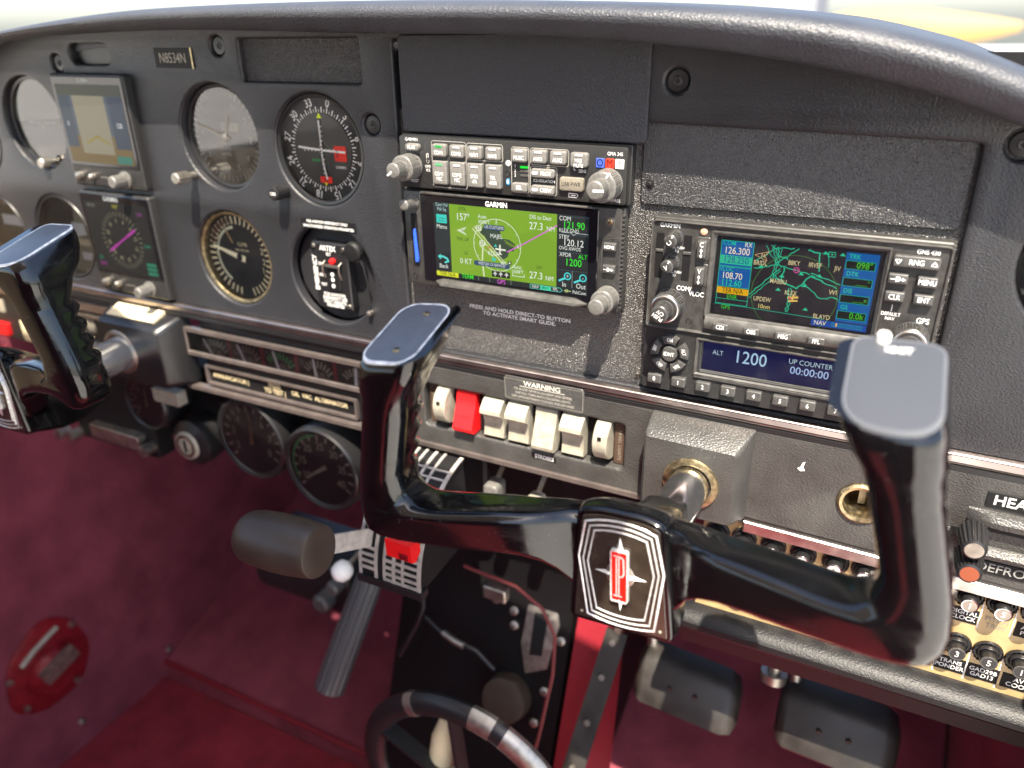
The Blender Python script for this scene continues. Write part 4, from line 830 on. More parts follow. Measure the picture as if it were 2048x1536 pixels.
def rocker_at(cx, up, m, top, low):
    pr = [(.30, -5.72), (.05, -5.80), (-.06, -5.86), (-.26, -6.06), (-.28, -6.18), (-.06, -6.34), (.0, -6.52), (.0, -6.80), (-.05, -6.98), (.02, -7.04), (.30, -7.05)] if up else \
         [(.30, -5.74), (.10, -5.80), (.06, -6.02), (.02, -6.20), (-.06, -6.36), (-.18, -6.66), (-.26, -6.86), (-.24, -6.96), (-.14, -7.04), (.0, -7.06), (.3, -7.06)]
    mb = MB(); mb.loft([[(x, y, z) for y, z in pr] for x in (cx-.325, cx-.31, cx+.31, cx+.325)])
    o = mb.build('rocker_switch', m, sp, angle=22)
    tone = paint('#8d8878') if m != 'red_plastic' else paint('#7a1414')
    if up:
        fr_ = (Vector((cx, -.165, -5.965)), Vector((1, 0, 0)), Vector((0, .786, .618)))
        T(o, 'OFF', 0, 0, .09, 0, tone, frame=(fr_[0]+Vector((0, -.006, .006)), fr_[1], fr_[2]), bold=-.005)
        T(o, low, cx, -6.68, .085, -.006, tone, bold=-.005)
    else:
        fr_ = (Vector((cx, -.125, -6.52)), Vector((1, 0, 0)), Vector((0, .55, .835)))
        T(o, low, 0, 0, .09, 0, tone, frame=(fr_[0]+Vector((0, -.012, .006)), fr_[1], fr_[2]), bold=-.005)
    return o
rocker_at(1.68, False, 'red_plastic', '', 'MASTER')
for cx, up, low in ((2.63, True, 'FUEL\nPUMP'), (3.43, True, 'LANDING\nLIGHT'), (4.27, False, 'STROBE\nLIGHT'), (5.12, True, 'PITOT\nHEAT')): rocker_at(cx, up, 'offwhite', 'OFF', low)
for cx in (.92, 6.0):
    th = MB(); n = 28; prof = [(-.36, .0), (0, 0)]
    lps = []
    for x, r in ((cx-.21, .60), (cx-.18, .63), (cx+.18, .63), (cx+.21, .60)):
        lps.append([(x, .30+r*math.cos(a), -6.36+r*math.sin(a)) for a in [2*math.pi*i/n for i in range(n)]])
    wv = th.loft(lps).build('dimmer_wheel', 'offwhite', sp)
    MB().box(cx-.05, cx+.05, -.335, -.30, -6.20, -6.10).build('index_hole', 'flat_black', wv)
for x0, x1, s_ in ((6.27, 6.55, 'PANEL\nLIGHTS'),):
    lb = MB().plate(rx(6.27, 6.56, -7.08, -5.80, .02), .2, .3).build('dimmer_label', paint('#4a3a30'), sp); T(lb, 'PANEL LIGHTS', 6.42, -6.5, .10, .194, 'offwhite', rot=-90, bold=.0, track=1.3)
lb = MB().plate(rx(.33, .60, -7.08, -5.80, .02), .2, .3).build('dimmer_label', paint('#4a3a30'), sp); T(lb, 'NAV LIGHTS', .46, -6.5, .10, .194, 'offwhite', rot=-90, bold=.0, track=1.3)
tp = MB().plate(rx(3.90, 4.62, -7.42, -7.24, .01), -.03, -.02).build('strobe_placard', 'flat_black', sp); T(tp, 'STROBES', 4.26, -7.33, .13, -.034, 'white', bold=.05)
# ================================================================ right lower panel
lp = thing('lower_panel', 'lower right panel in black leather grain with control shaft housing', 'panel', (12, 0, -6.4))
hs = MB(); Ho = [(7.34, -7.74), (9.95, -7.74), (9.95, -5.12), (7.34, -5.12)]; Hi = fillet([(7.38, -7.66), (9.70, -7.60), (9.66, -5.54), (7.38, -5.50)], [.04, .12, .12, .04])
# housing: bulging block around the shaft
Hob = fillet(Ho, [.02, .05, .05, .02])
hs.loft([[(x, .3, z) for x, z in Hob], [(x, -.02, z) for x, z in Hob], [(x, -.60, z) for x, z in offset(Hi, .06)], [(x, -.70, z) for x, z in offset(Hi, -.02)]], False, True).build('shaft_housing', 'leather_dusty_lit', lp)
lit = (12.55, -6.50)
cover(lp, 'panel_skin', fillet([(9.9, -7.66), (18.6, -7.86), (18.6, -5.16), (9.9, -5.16)], [0]*4), [circ(lit[0], lit[1], .50, 36)], 0, .5, 'leather_dusty_lit', .06)
MB().plate(fillet([(9.95, -8.12), (18.6, -8.30), (18.6, -7.96), (9.95, -7.78)], [0]*4), -.05, .3, .03).build('lower_trim', 'silver', lp)
MB().plate(fillet([(9.95, -7.80), (18.6, -7.98), (18.6, -7.84), (9.95, -7.66)], [0]*4), .03, .3).build('trim_seat', 'black_plastic', lp)
rg = MB(); rg.lathe(8.62, -6.62, [(.54, -.68), (.54, -.76), (.60, -.79), (.70, -.77), (.72, -.70)], 48, cap0=False, cap1=False).build('bushing_ring', 'brass', lp)
# lighter socket
t = thing('lighter_socket', 'empty brass lighter socket in the lower panel', 'socket', (lit[0], 0, lit[1]))
MB().lathe(lit[0], lit[1], [(.38, .6), (.38, .0), (.40, -.07), (.47, -.09), (.53, -.05), (.54, .0)], 44, cap0=False, cap1=False).build('ring', 'brass', t)
MB().lathe(lit[0], lit[1], [(.02, 1.3), (.38, 1.3), (.385, .5)], 40, cap0=False, cap1=False).build('barrel', 'brass', t)
MB().box(lit[0]-.06, lit[0]+.10, .55, .7, lit[1]-.34, lit[1]+.34).build('contact', 'dull_steel', t)
# paint chip
MB().poly([(11.02, -5.92), (11.09, -5.86), (11.12, -5.74), (11.18, -5.70), (11.15, -5.85), (11.2, -5.95), (11.1, -5.98)], -.003).build('paint_chip', 'white', lp)
mat('knob_orange', (.22, .05, .018), .5)
# heater controls
t = thing('heater_control', 'heater lever slots with two fluted knobs at the right edge', 'heater control', (15.6, 0, -6.5))
hp = MB().plate(rx(14.99, 17.5, -5.84, -5.46, .01), -.03, .0, .005).build('heat_placard', 'flat_black', t); T(hp, 'HEAT', 15.12, -5.65, .26, -.034, 'white', 'LEFT', bold=.03, sx=1.15)
br = MB(); br.loft([[(x, yy*k, -6.12+(z+6.12)*1) for yy, z in ((.0, -5.94), (-.14, -5.98), (-.24, -6.12), (-.22, -6.26), (0, -6.36))] for x, k in ((14.72, .05), (14.95, .7), (15.3, 1), (18.4, 1))]).build('slot_brow', 'leather_dusty_lit', t)
MB().plate(rx(14.7, 18.4, -6.48, -6.38, .05), -.006, .0).build('slot', 'flat_black', t)
br = MB(); br.loft([[(x, yy*k, z) for yy, z in ((.0, -6.86), (-.12, -6.90), (-.20, -7.0), (-.16, -7.12), (0, -7.18))] for x, k in ((14.75, .05), (15.0, .7), (15.3, 1), (18.4, 1))]).build('slot_brow', 'leather_dusty_lit', t)
dp = MB().plate(rx(14.95, 17.5, -7.58, -7.24, .01), -.03, .0, .005).build('defrost_placard', 'flat_black', t); T(dp, 'DEFROST', 15.15, -7.41, .24, -.034, paint('#8a8a88'), 'LEFT', bold=.01, sx=1.15)
op = MB().plate(rx(13.9, 14.62, -6.78, -6.52, .01), -.03, .0, .005).build('off_placard', 'flat_black', t); T(op, 'OFF', 14.3, -6.65, .16, -.034, 'white', bold=.03)
for (x, z), cap_, lab in (((14.86, -6.36), 'dull_steel', 'heat'), ((14.90, -6.98), 'knob_orange', 'defrost')):
    k = MB(); k.lathe(x, z, [(.20, -1.12), (.235, -1.10)], 72, cap0=True, cap1=False); k.lathe(x, z, [(.235, -1.10), (.25, -1.06), (.31, -.45), (.31, -.36), (.15, -.34), (.13, .0)], 72, (18, .03, -1.07, -.36), cap0=False)
    k = k.build('knob', 'black_plastic', t, angle=20); MB().lathe(x, z, [(.02, -1.128), (.185, -1.126), (.19, -1.10)], 32, cap1=False).build('knob_cap', cap_, k)

# ================================================================ circuit breakers
cb = thing('breaker_panel', 'gold circuit breaker panel with black push breakers at lower right', 'breaker panel', (13.5, .2, -9.7))
slope = lambda x: 0   # rows run level
MB().plate(fillet([(8.9, -11.10), (18.6, -11.10), (18.6, -8.18), (8.9, -8.0)], [0]*4), .24, .34, .01).build('face', 'gold_plate', cb)
def breaker_proto():
    b = MB().lathe(0, 0, [(.30, .20), (.315, .16), (.33, .17), (.33, .24)], 40, (20, .02, .155, .175), cap1=False); b.lathe(0, 0, [(.235, .05), (.25, .07), (.255, .17)], 40, cap0=False, cap1=False)
    b.lathe(0, 0, [(.02, .12), (.2, .12)], 40, cap0=False, cap1=False)
    b.lathe(0, 0, [(.155, -.18), (.185, -.165), (.19, -.10), (.18, .14)], 40, cap1=False)
    return b
BR = {}
def breaker(x, z, amp, silver=True):
    if not BR: BR['a'] = o = breaker_proto().build('breaker', 'black_plastic', None)
    else: o = BR['a'].copy(); COL.objects.link(o)
    o.parent = cb; ORG[o.name] = Vector((x, 0, z)); o.location = (Vector((x, 0, z))-ORG[cb.name])*S
    MB().lathe(x, z, [(.150, -.183), (.178, -.187), (.188, -.165)], 30, cap0=False, cap1=False).build('cap_ring', 'chrome' if silver else 'button_dark', o)
    MB().disc(x, z, .152, -.184, 24).build('cap_face', 'white' if silver == 2 else 'dull_steel' if silver else 'black_plastic', o)
    T(o, amp, x, z, .18, -.189, 'flat_black' if silver == 2 else 'white', bold=.015)
    return o
row1 = [(9.3, '5'), (10.0, '5'), (10.75, '5'), (11.5, '10'), (12.28, '5'), (12.98, '15'), (13.75, '5'), (14.5, '5'), (15.26, '1'), (15.94, '5'), (16.64, '5'), (17.35, '2')]
for i, (x, a_) in enumerate(row1): breaker(x, -8.48-.0*x if x > 14 else -8.50, a_, 2 if x < 13.4 else 1)
row2 = [(10.2, '5'), (10.95, '5'), (11.7, '5'), (12.5, '5'), (13.2, '5'), (13.95, '5'), (14.62, '2'), (15.30, '3'), (15.97, '5'), (16.64, '1'), (17.3, '5')]
for x, a_ in row2: breaker(x, -9.96, a_, 0)
dv = MB()
for x in (14.2, 14.92, 15.60, 16.28, 16.98): dv.quad(x-.015, x+.015, -9.35, -8.62, .234).quad(x+.02, x+.05, -10.98, -10.05, .234)
dv.build('divider_lines', 'white', cb)
def plac(x0, x1, z0, z1, s_, size): p = MB().plate(rx(x0, x1, z0, z1, .01), .225, .24, .003).build('placard', 'flat_black', cb); T(p, s_, (x0+x1)/2, (z0+z1)/2, size, .221, 'white', bold=.02, sx=1.1)
plac(14.95, 15.57, -9.28, -8.86, 'DIGITAL\nCLOCK', .128); plac(16.33, 17.0, -9.28, -8.86, 'AUTO\nPILOT', .128)
T(cb, 'PITCH\nTRIM', 15.95, -9.10, .15, .232, 'offwhite', bold=.0, sx=1.05)
plac(14.96, 15.62, -10.86, -10.42, 'TRANS\nPONDER', .128); plac(15.66, 16.34, -10.86, -10.42, 'GAD29B\nGAD13', .128); plac(16.40, 17.1, -10.86, -10.42, 'AV\nCOOL', .135); plac(14.2, 14.9, -10.86, -10.42, 'NAV\nCOM 2', .128); plac(13.4, 14.12, -10.86, -10.42, 'COM\n32', .128)
# padded lower lip
lipb = MB(); pr = [(.34, -11.05), (.05, -11.12), (-.22, -11.22), (-.34, -11.38), (-.34, -11.56), (-.22, -11.72), (.0, -11.80), (.25, -12.6), (1.2, -13.0), (1.2, -11.1)]
lipb.loft([[(x, y, z) for y, z in pr] for x in (8.6, 9, 12, 15, 18.6)]).build('padded_lip', 'lip_leather', cb)

# ================================================================ left lower panel
ll = thing('gauge_cluster', 'long engine gauge cluster strip in a pale frame on the left lower panel', 'gauge cluster', (-6, 0, -6.4))
MB().plate(rx(-9.3, -1.6, -7.78, -5.16, .03), .30, .5, .02).build('panel_skin', 'black_plastic', ll)
fr_ = cover(ll, 'frame', rx(-9.98, -1.75, -6.62, -5.58, .04), [rx(-9.82, -1.9, -6.46, -5.74, .03)], .06, .32, 'trim_dull', .03)
MB().quad(-9.9, -1.85, -6.5, -5.7, .19).build('dial_strip', 'dial_black', ll)
for i, (xc, c) in enumerate(((-8.9, 'offwhite'), (-7.4, 'dull_steel'), (-5.9, 'green_print'), (-4.3, 'offwhite'), (-2.7, 'offwhite'))):
    sg = MB(); ticks(sg, xc+.3, -6.62, .52, .74, .07, range(-50, 60, 13), .182); sg.build('scale_marks', c, ll)
    needle(MB(), xc+.22, -6.62, .0, .80, -32+9*i, .15, .08, .172).build('needle', 'white', ll)
    MB().plate(rx(xc+.95, xc+1.10, -6.45, -5.75, .01), .16, .19).build('divider', 'red_vinyl', ll)
    T(ll, ('FUEL L', 'OIL T', 'OIL P', 'FUEL R', 'AMP')[i], xc+.48, -6.36, .17, .18, 'offwhite', bold=0.02)
MB().quad(-9.82, -1.9, -6.46, -5.74, .12).build('pane', 'glass', ll, recalc=False)
lb = cover(ll, 'label_frame', rx(-9.3, -2.55, -7.74, -6.98, .03), [rx(-9.2, -2.65, -7.64, -7.08, .02)], .16, .3, 'trim_dull', .015)
MB().quad(-9.25, -2.6, -7.7, -7.0, .28).build('label_back', 'flat_black', ll)
for x, s_ in ((-8.2, 'ANNUNCIATOR |'), (-6.15, 'PRESS\nTO TEST |'), (-4.2, 'OIL  VAC  ALTERNATOR')): T(ll, s_, x, -7.36, .19, .272, paint('#d8c8a0'), bold=.03)
MB().box(-10.2, -1.7, .0, .3, -7.98, -7.84).build('lower_trim', 'trim_dull', ll)
# far left end of the lower panel
fl_ = thing('switch_cluster', 'blurred row of small gauges and cream placards behind the far yoke', 'switch cluster', (-18, 0, -6.5))
MB().plate(rx(-21.9, -13.6, -7.9, -5.16, .03), .25, .5, .02).build('panel_skin', 'black_plastic', fl_)
MB().box(-21.9, -13.6, .05, .3, -5.75, -5.45).build('trim', 'pinkish_trim', fl_)
MB().plate(rx(-19.9, -17.9, -7.8, -6.9, .05), .18, .26).build('placard', 'cream_print', fl_)
cover(fl_, 'dial_frame', rx(-16.6, -13.7, -7.3, -5.9, .1), [rx(-16.4, -13.9, -7.1, -6.05, .1)], .05, .26, 'dull_steel', .05)
for x, c in ((-16.0, 'green_print'), (-15.3, 'offwhite'), (-14.6, 'offwhite'), (-21.0, 'offwhite'), (-18.3, 'cream_print')): MB().plate(rx(x-.2, x+.25, -6.7, -6.15, .04), .2, .27).build('dial_print', c, fl_)
MB().plate(rx(-21.6, -20.8, -7.75, -7.2, .05), .1, .26).build('red_switch', 'red_plastic', fl_)
MB().box(-16, -13.9, .15, .3, -7.85, -7.5).build('lower_edge', 'brass', fl_)
# left shaft housing
t = thing('shaft_housing', 'black housing block around the far control shaft with a cream placard on top', 'housing', (-11.6, 0, -6))
Hob = rx(-13.6, -9.85, -7.8, -5.15, .1); Hi = rx(-13.3, -10.15, -7.7, -5.5, .25)
hs = MB().loft([[(x, .4, z) for x, z in Hob], [(x, .2, z) for x, z in Hob], [(x, -.75, z) for x, z in offset(Hi, .06)], [(x, -.85, z) for x, z in offset(Hi, -.04)]], False, True).build('block', 'black_plastic', t)
MB().lathe(-12.3, -6.62, [(.62, -.84), (.7, -.9), (.82, -.88), (.85, -.84)], 40, cap0=False, cap1=False).build('bushing_ring', 'dull_steel', t)
pv = [(-13.0, -.55, -5.36), (-10.6, -.55, -5.36), (-10.6, .05, -5.13), (-13.0, .05, -5.13)]
q = MB(); q.add([(x, y-.03, z+.05) for x, y, z in pv]+[(x, y+.03, z-.04) for x, y, z in pv], [(0, 1, 2, 3), (4, 5, 6, 7), (0, 1, 5, 4), (1, 2, 6, 5), (2, 3, 7, 6), (3, 0, 4, 7)]); q.build('placard', 'cream_print', t)
# round gauges hanging under the left lower panel
def small_gauge(name, label, x, z, r, y, arc=None, num=None):
    t = thing(name, label, 'gauge', (x, y, z), 'round gauges under the left lower panel')
    MB().lathe(x, z, [(r*.86, y+.06), (r*.88, y), (r*.96, y-.06), (r, y), (r*1.02, y+.2), (r*.98, y+1.6)], 48, cap0=False).build('case', 'black_plastic', t)
    MB().disc(x, z, r*.88, y+.10, 44).build('dial', 'dial_black', t)
    mk = MB(); ticks(mk, x, z, r*.70, r*.82, .05*r, range(-130, 140, 18), y+.09); mk.build('scale_marks', 'offwhite', t)
    if arc: MB().ring(x, z, r*.8, .05*r, y+.085, 40, *arc[1:]).build('colour_arc', arc[0], t)
    for i, s_ in enumerate(num or ()): 
        px_, pz_ = pol(x, z, r*.55, -120+i*40); T(t, s_, px_, pz_, .20*r, y+.088, 'offwhite', bold=.01)
    needle(MB(), x, z, -.15*r, r*.6, 235 if arc and arc[0] == 'green_print' else 5, .10*r, .04*r, y+.05).build('needle', 'offwhite' if arc and arc[0] == 'green_print' else 'brass', t)
    MB().disc(x, z, r*.88, y+.02, 40).build('glass', 'glass', t, recalc=False)
    return t
small_gauge('suction_gauge', 'round gauge with dark dial and amber needle under the cluster', -7.75, -9.75, 1.62, .25, None, ('2', '3', '4', '5', '6', '7', '8'))
small_gauge('manifold_gauge', 'round gauge with green arc nearest the throttle', -4.35, -10.05, 1.62, .05, ('green_print', 100, 210), ('10', '15', '20', '25', '30', '35', '40'))
small_gauge('clock', 'small dark round gauge tucked behind the far control shaft', -13.0, -9.3, 1.15, .1, None, ('6', '9', '12'))
t = thing('key_switch', 'small round silver faced switch between the under-panel gauges', 'switch', (-11.05, .3, -10.7))
MB().lathe(-11.05, -10.7, [(.6, .1), (.72, .14), (.95, .3), (1.0, .6), (.9, 1.4)], 40, cap0=False).build('collar', 'black_plastic', t)
MB().lathe(-11.05, -10.7, [(.1, -.02), (.56, .0), (.6, .1)], 36).build('face', 'offwhite', t)
MB().ring(-11.05, -10.7, .42, .10, -.03, 40).build('print_ring', 'red_metal', t)
MB().box(-11.11, -10.99, -.05, .0, -10.95, -10.45).build('key_slot', 'flat_black', t)
t = thing('under_panel_bracket', 'dark bracket with worn nameplate under the left panel', 'bracket', (-15.8, .5, -11.6))
MB().plate(rx(-18.6, -13.6, -12.3, -8.0, .2), .6, 1.4, .05).build('plate', 'flat_black', t)
MB().plate(rx(-17.2, -14.2, -11.85, -11.2, .05), .2, .6, .03).build('nameplate', 'dull_steel', t)
for x, z in ((-13.9, -11.7), (-19.4, -12.2), (-18.6, -12.1)): MB().lathe(x, z, [(.1, .0), (.25, .05), (.25, .6)], 20).build('bolt', 'dull_steel', t)
MB().plate(rx(-12.3, -10.9, -9.0, -8.4, .1), .0, .4, .03).build('cream_tab', 'offwhite', t)
t = thing('under_panel_shroud', 'dark shroud behind the under-panel gauges', 'shroud', (-6, 2, -9))
MB().plate(rx(-13.8, 1.5, -11.6, -7.9, .4), 1.4, 3.5, .1).build('plate', 'flat_black', t)
# ================================================================ control yokes
mat('emblem_silver', (.72, .71, .69), .26, metal=.45, vary=(400, .15))
def yoke(label, loc, roll, wear, hroll=4.5):
    hx, hy, hz = loc
    t = thing('control_yoke', label, 'yoke', loc, 'pair of black control yokes')
    cr, sr = math.cos(math.radians(roll)), math.sin(math.radians(roll))
    def W(p): return (hx+p[0]*cr-p[2]*sr, hy+p[1], hz+p[0]*sr+p[2]*cr)
    c2, s2 = math.cos(math.radians(hroll)), math.sin(math.radians(hroll))
    def H(p): return (hx+p[0]*c2-p[2]*s2, hy+p[1], hz+p[0]*s2+p[2]*c2)
    # outline pairs: outer point, inner point (x, z), y near the pilot, y towards the panel, corner radius
    side = [((4.44, 4.74), (3.20, 4.80), -1.30, .44, .26), ((4.64, 4.68), (3.34, 4.77), -1.46, .52, .36), ((4.70, 4.52), (3.38, 4.64), -1.50, .54, .40), ((4.76, 4.28), (3.44, 4.42), -1.50, .50, .42),
            ((4.82, 4.02), (3.54, 4.16), -1.49, .34, .44), ((4.88, 3.76), (3.64, 3.90), -1.48, .14, .44), ((4.93, 3.52), (3.72, 3.66), -1.47, -.02, .44)]
    n_ = 26
    for i in range(n_+1):                       # finger grooves on the panel side of the grip
        f = i/n_; z = 3.38-1.55*f
        groove = .085*math.cos(2*math.pi*(f*3.5+.45))
        side.append(((4.95+.36*f, z-.1), (3.78+.38*f, z+.1), -1.46+.02*f, -.10+groove, .44))
    side += [((5.35, 1.46), (4.18, 1.62), -1.44, -.12, .42), ((5.39, 1.10), (4.16, 1.48), -1.42, -.14, .40), ((5.37, .80), (4.08, 1.38), -1.40, -.15, .38), ((5.24, .57), (3.96, 1.30), -1.37, -.15, .34),
             ((5.0, .43), (3.82, 1.25), -1.34, -.15, .30), ((4.6, .36), (3.62, 1.22), -1.30, -.14, .26), ((4.1, .33), (3.36, 1.21), -1.24, -.10, .24), ((3.3, .31), (2.9, 1.23), -1.10, .0, .22), ((2.5, .29), (2.3, 1.24), -.90, .14, .22),
             ((2.0, .24), (1.85, 1.22), -.72, .28, .22), ((1.62, .06), (1.55, 1.18), -.50, .45, .22), ((1.36, -.22), (1.32, 1.14), -.28, .6, .24), ((1.16, -.64), (1.12, 1.10), -.06, .7, .26), ((.90, -1.0), (.86, 1.08), .02, .8, .3)]
    side = [((o[0]-(.09 if o[1] < 4 else .02), o[1]), (i[0]+(.05 if i[1] > 1.7 and i[1] < 4 else 0), i[1]), a+(.07 if o[1] > .6 else 0), b-(.07 if 1.2 < o[1] < 3.8 else 0), r) for o, i, a, b, r in side]
    rk = wear[3]; ady = wear[5]
    side = [(o, i, a+ady*max(0, min(1, (1.5-o[1])/.9))*max(0, min(1, (o[0]-1.2)/1.5))*max(0, min(1, (5.1-o[0])/.9)), b+ady*max(0, min(1, (1.5-o[1])/.9))*max(0, min(1, (o[0]-1.2)/1.5))*max(0, min(1, (5.1-o[0])/.9)), r) for o, i, a, b, r in side]
    rk = wear[3]; lean = lambda z: wear[4]*max(0, z-.5)/4.2
    pairs = [((-o[0], o[1]), (-i[0], i[1]), a, b, r) for o, i, a, b, r in side]+[((o[0]*rk+lean(o[1]), o[1]), (i[0]*rk+lean(i[1]), i[1]), a, b, r) for o, i, a, b, r in side[::-1]]
    loops = []
    for (ox, oz), (ix, iz), ya, yb, r in pairs:
        shr = .30*max(0, min(1, (max(oz, iz)-3.3)/1.2))        # the grip tops slope up towards the panel
        L = math.hypot(ix-ox, iz-oz); r = min(r, L/2*.96, (yb-ya)/2*.96)
        lp = []
        for u, v in rr(L/2, (ya+yb)/2, L, yb-ya, r, 6): lp.append(H((ox+(ix-ox)*u/L, v, oz+(iz-oz)*u/L+shr*(v+.45))))
        loops.append(lp)
    MB().loft(loops).build('horns', 'gloss_black', t, angle=50)
    # hub: trapezoid block, tapering back to the shaft
    P0 = fillet([(-1.12, -1.40), (1.09, -1.40), (.88, 1.30), (.45, 1.42), (-.45, 1.42), (-.88, 1.30)], [.2, .2, .16, .2, .2, .16])
    def sec(k, y, dz=0): return [W((x*k, y, z*k+dz)) for x, z in P0]
    MB().loft([[W((x, -.10, z)) for x, z in offset(P0, -.10)], [W((x, -.10, z)) for x, z in offset(P0, -.05)], [W((x, -.06, z)) for x, z in offset(P0, -.01)], sec(1, .0), sec(1.02, .2), sec(1.0, .6, -.16), sec(.93, 1.1, -.42), sec(.82, 1.6, -.64), sec(.70, 2.1, -.78), sec(.58, 2.7, -.88), sec(.54, 3.1, -.90)]).build('hub', 'gloss_black', t, angle=40)
    MB().loft([[W((x, -.11, z)) for x, z in offset(P0, -.13)], [W((x, -.10, z)) for x, z in offset(P0, -.12)]], True, False).build('emblem_plate', 'emblem_field', t)
    # emblem
    def shield(tw, tz, tb, mw, mz, bw, bz, bb):
        p = []
        for i in range(7): q = -1+2*i/6; p.append((q*tw, tz+(tb-tz)*(1-q*q)))
        p.append((mw, mz))
        for i in range(7): q = 1-2*i/6; p.append((q*bw, bz-(bb)*(1-q*q)))
        p.append((-mw, mz)); return p
    em_ = MB()
    for k in range(3):
        f = k/2; pl_ = shield(.70-.18*f, 1.08-.17*f, 1.22-.23*f, .86-.19*f, .24-.08*f, .70-.20*f, -1.16+.21*f, .10-.03*f)
        a = offset(pl_, .020+.006*(k == 0)); b = offset(pl_, -.020-.006*(k == 0))
        em_.loft([[W((x, -.105, z)) for x, z in a], [W((x, -.135, z)) for x, z in offset(pl_, .008)], [W((x, -.135, z)) for x, z in offset(pl_, -.008)], [W((x, -.105, z)) for x, z in b]], False, False)
    em_.build('emblem_lines', 'emblem_silver', t, angle=60)
    for (dx, dz) in ((0, 1), (0, -1), (1, 0), (-1, 0)):
        L = .88 if dz else .53; w = .075; r0 = .55 if dz else .17
        tip = W((dx*L, -.115, dz*L)); ridge = W((dx*r0, -.19, dz*r0)); e1 = W((dx*r0+dz*w, -.11, dz*r0+dx*w)); e2 = W((dx*r0-dz*w, -.11, dz*r0-dx*w))
        st_ = MB(); st_.add([tip, ridge, e1, e2], [(0, 1, 2), (0, 3, 1), (1, 3, 2)]); st_.build('star_point', 'emblem_silver', t, angle=10)
    dm = MB(); dm.lathe(hx, hz, [(.02, hy-.15), (.26, hy-.13), (.30, hy-.105)], 32).build('star_boss', 'dull_steel', t)
    fr = MB(); o_ = rr(0, 0, .36, 1.22, .05); i_ = offset(o_, -.03)
    fr.loft([[W((x, -.11, z)) for x, z in o_], [W((x, -.20, z)) for x, z in offset(o_, -.006)], [W((x, -.20, z)) for x, z in offset(i_, .006)], [W((x, -.17, z)) for x, z in i_]], False, False).build('badge_frame', 'emblem_silver', t)
    bd = MB().loft([[W((x, -.175, z)) for x, z in offset(o_, -.015)], [W((x, -.15, z)) for x, z in offset(o_, -.015)]], True, False).build('badge', 'emblem_red', t)
    Pm = MB()
    def pl3(pts, w):
        for (x0, z0), (x1, z1) in zip(pts[:-1], pts[1:]):
            d = math.hypot(x1-x0, z1-z0); nx, nz = -(z1-z0)/d*w/2, (x1-x0)/d*w/2
            Pm.add([W((x0+nx, -.185, z0+nz)), W((x0-nx, -.185, z0-nz)), W((x1-nx, -.185, z1-nz)), W((x1+nx, -.185, z1+nz))], [(0, 1, 2, 3)])
    pl3([(-.05, .48), (-.05, -.46)], .024); pl3([(.0, .48), (.0, -.46)], .024); pl3([(-.11, -.46), (.06, -.46)], .032); pl3([(-.11, .48), (.02, .48), (.09, .44), (.10, .1), (.07, .02), (.0, .0)], .032)
    Pm.build('badge_letter', 'emblem_silver', t)
    for x in (-.82, .82): 
        c = W((x, -.12, -1.13)); MB().lathe(c[0], c[2], [(.01, c[1]-.012), (.03, c[1]-.005), (.032, c[1]+.03)], 14).build('rivet', 'offwhite', t)
    # grip end caps
    for sg in (-1, 1):
        ux = sg*1; cpx, cpz = (4.0*rk+wear[4], 4.735) if sg > 0 else (-4.0, 4.735)
        def C(u, v, h): return H((cpx+sg*u, v, cpz-u*.04+h+.30*(v+.45)))
        out = rr(0, -.45, 1.14, 1.78, .36, 7) if sg < 0 else fillet([(-.62, .50), (-.62, -1.42), (.62, -1.42), (.62, .50)], [.28, .6, .6, .28], 7)
        cap = MB(); cap.loft([[C(x, v, .035) for x, v in offset(out, -.05)], [C(x, v, .03) for x, v in offset(out, -.02)], [C(x, v, -.03) for x, v in out]], True, False)
        cp = cap.build('grip_cap', 'cap_dark' if wear[2] and sg > 0 else 'cap_grey', t)
        ed = MB(); ed.loft([[C(x, v, -.02) for x, v in offset(out, .035)], [C(x, v, .032) for x, v in offset(out, .02)], [C(x, v, .034) for x, v in offset(out, -.018)], [C(x, v, .0) for x, v in offset(out, -.03)]], False, False)
        ed.build('cap_edge', wear[0] if sg < 0 else wear[1], t)
        if (sg < 0 and wear[2]):
            for v in (-.98, .14):
                c = Vector(C(0 if v < -1 else -.1, v, .045)); sc_ = MB()
                sc_.loft([[c+Vector((r*math.cos(a), r*math.sin(a), h)) for a in [2*math.pi*i/18 for i in range(18)]] for r, h in ((.085, -.03), (.08, .0), (.05, .012))], False, True)
                s_ = sc_.build('cap_screw', 'brass', t)
                MB().box(c.x-.045, c.x+.045, c.y-.01, c.y+.01, c.z+.010, c.z+.016).box(c.x-.01, c.x+.01, c.y-.045, c.y+.045, c.z+.010, c.z+.0165).build('slot', 'flat_black', s_)
        if sg > 0 and wear[2]:
            c = Vector(C(-.22, .46, .02)); MB().loft([[c+Vector((r*math.cos(a), r*math.sin(a), h)) for a in [2*math.pi*i/18 for i in range(18)]] for r, h in ((.10, -.05), (.10, .10), (.07, .14))], False, True).build('push_button', 'white', t)
            T(cp, 'XMIT', 0, 0, .15, 0, 'white', frame=(Vector(C(.0, .24, .042)), Vector((c2, 0, s2)), Vector((0, .958, .287))), bold=.02)
    return t
mat('cap_rim_dark', (.09, .095, .105), .3)
yoke('near control yoke with red letter badge, in front of the radios', (8.52, -5.8, -5.72), 2.8, ('cap_edge', 'cap_rim_dark', True, 1.03, .16, .1), 4.0)
yoke('far control yoke cut by the left edge of the picture', (-12.25, -5.3, -6.2), 3.0, ('cap_edge', 'cap_edge', False, 1.2, .35, .55), 6.0)
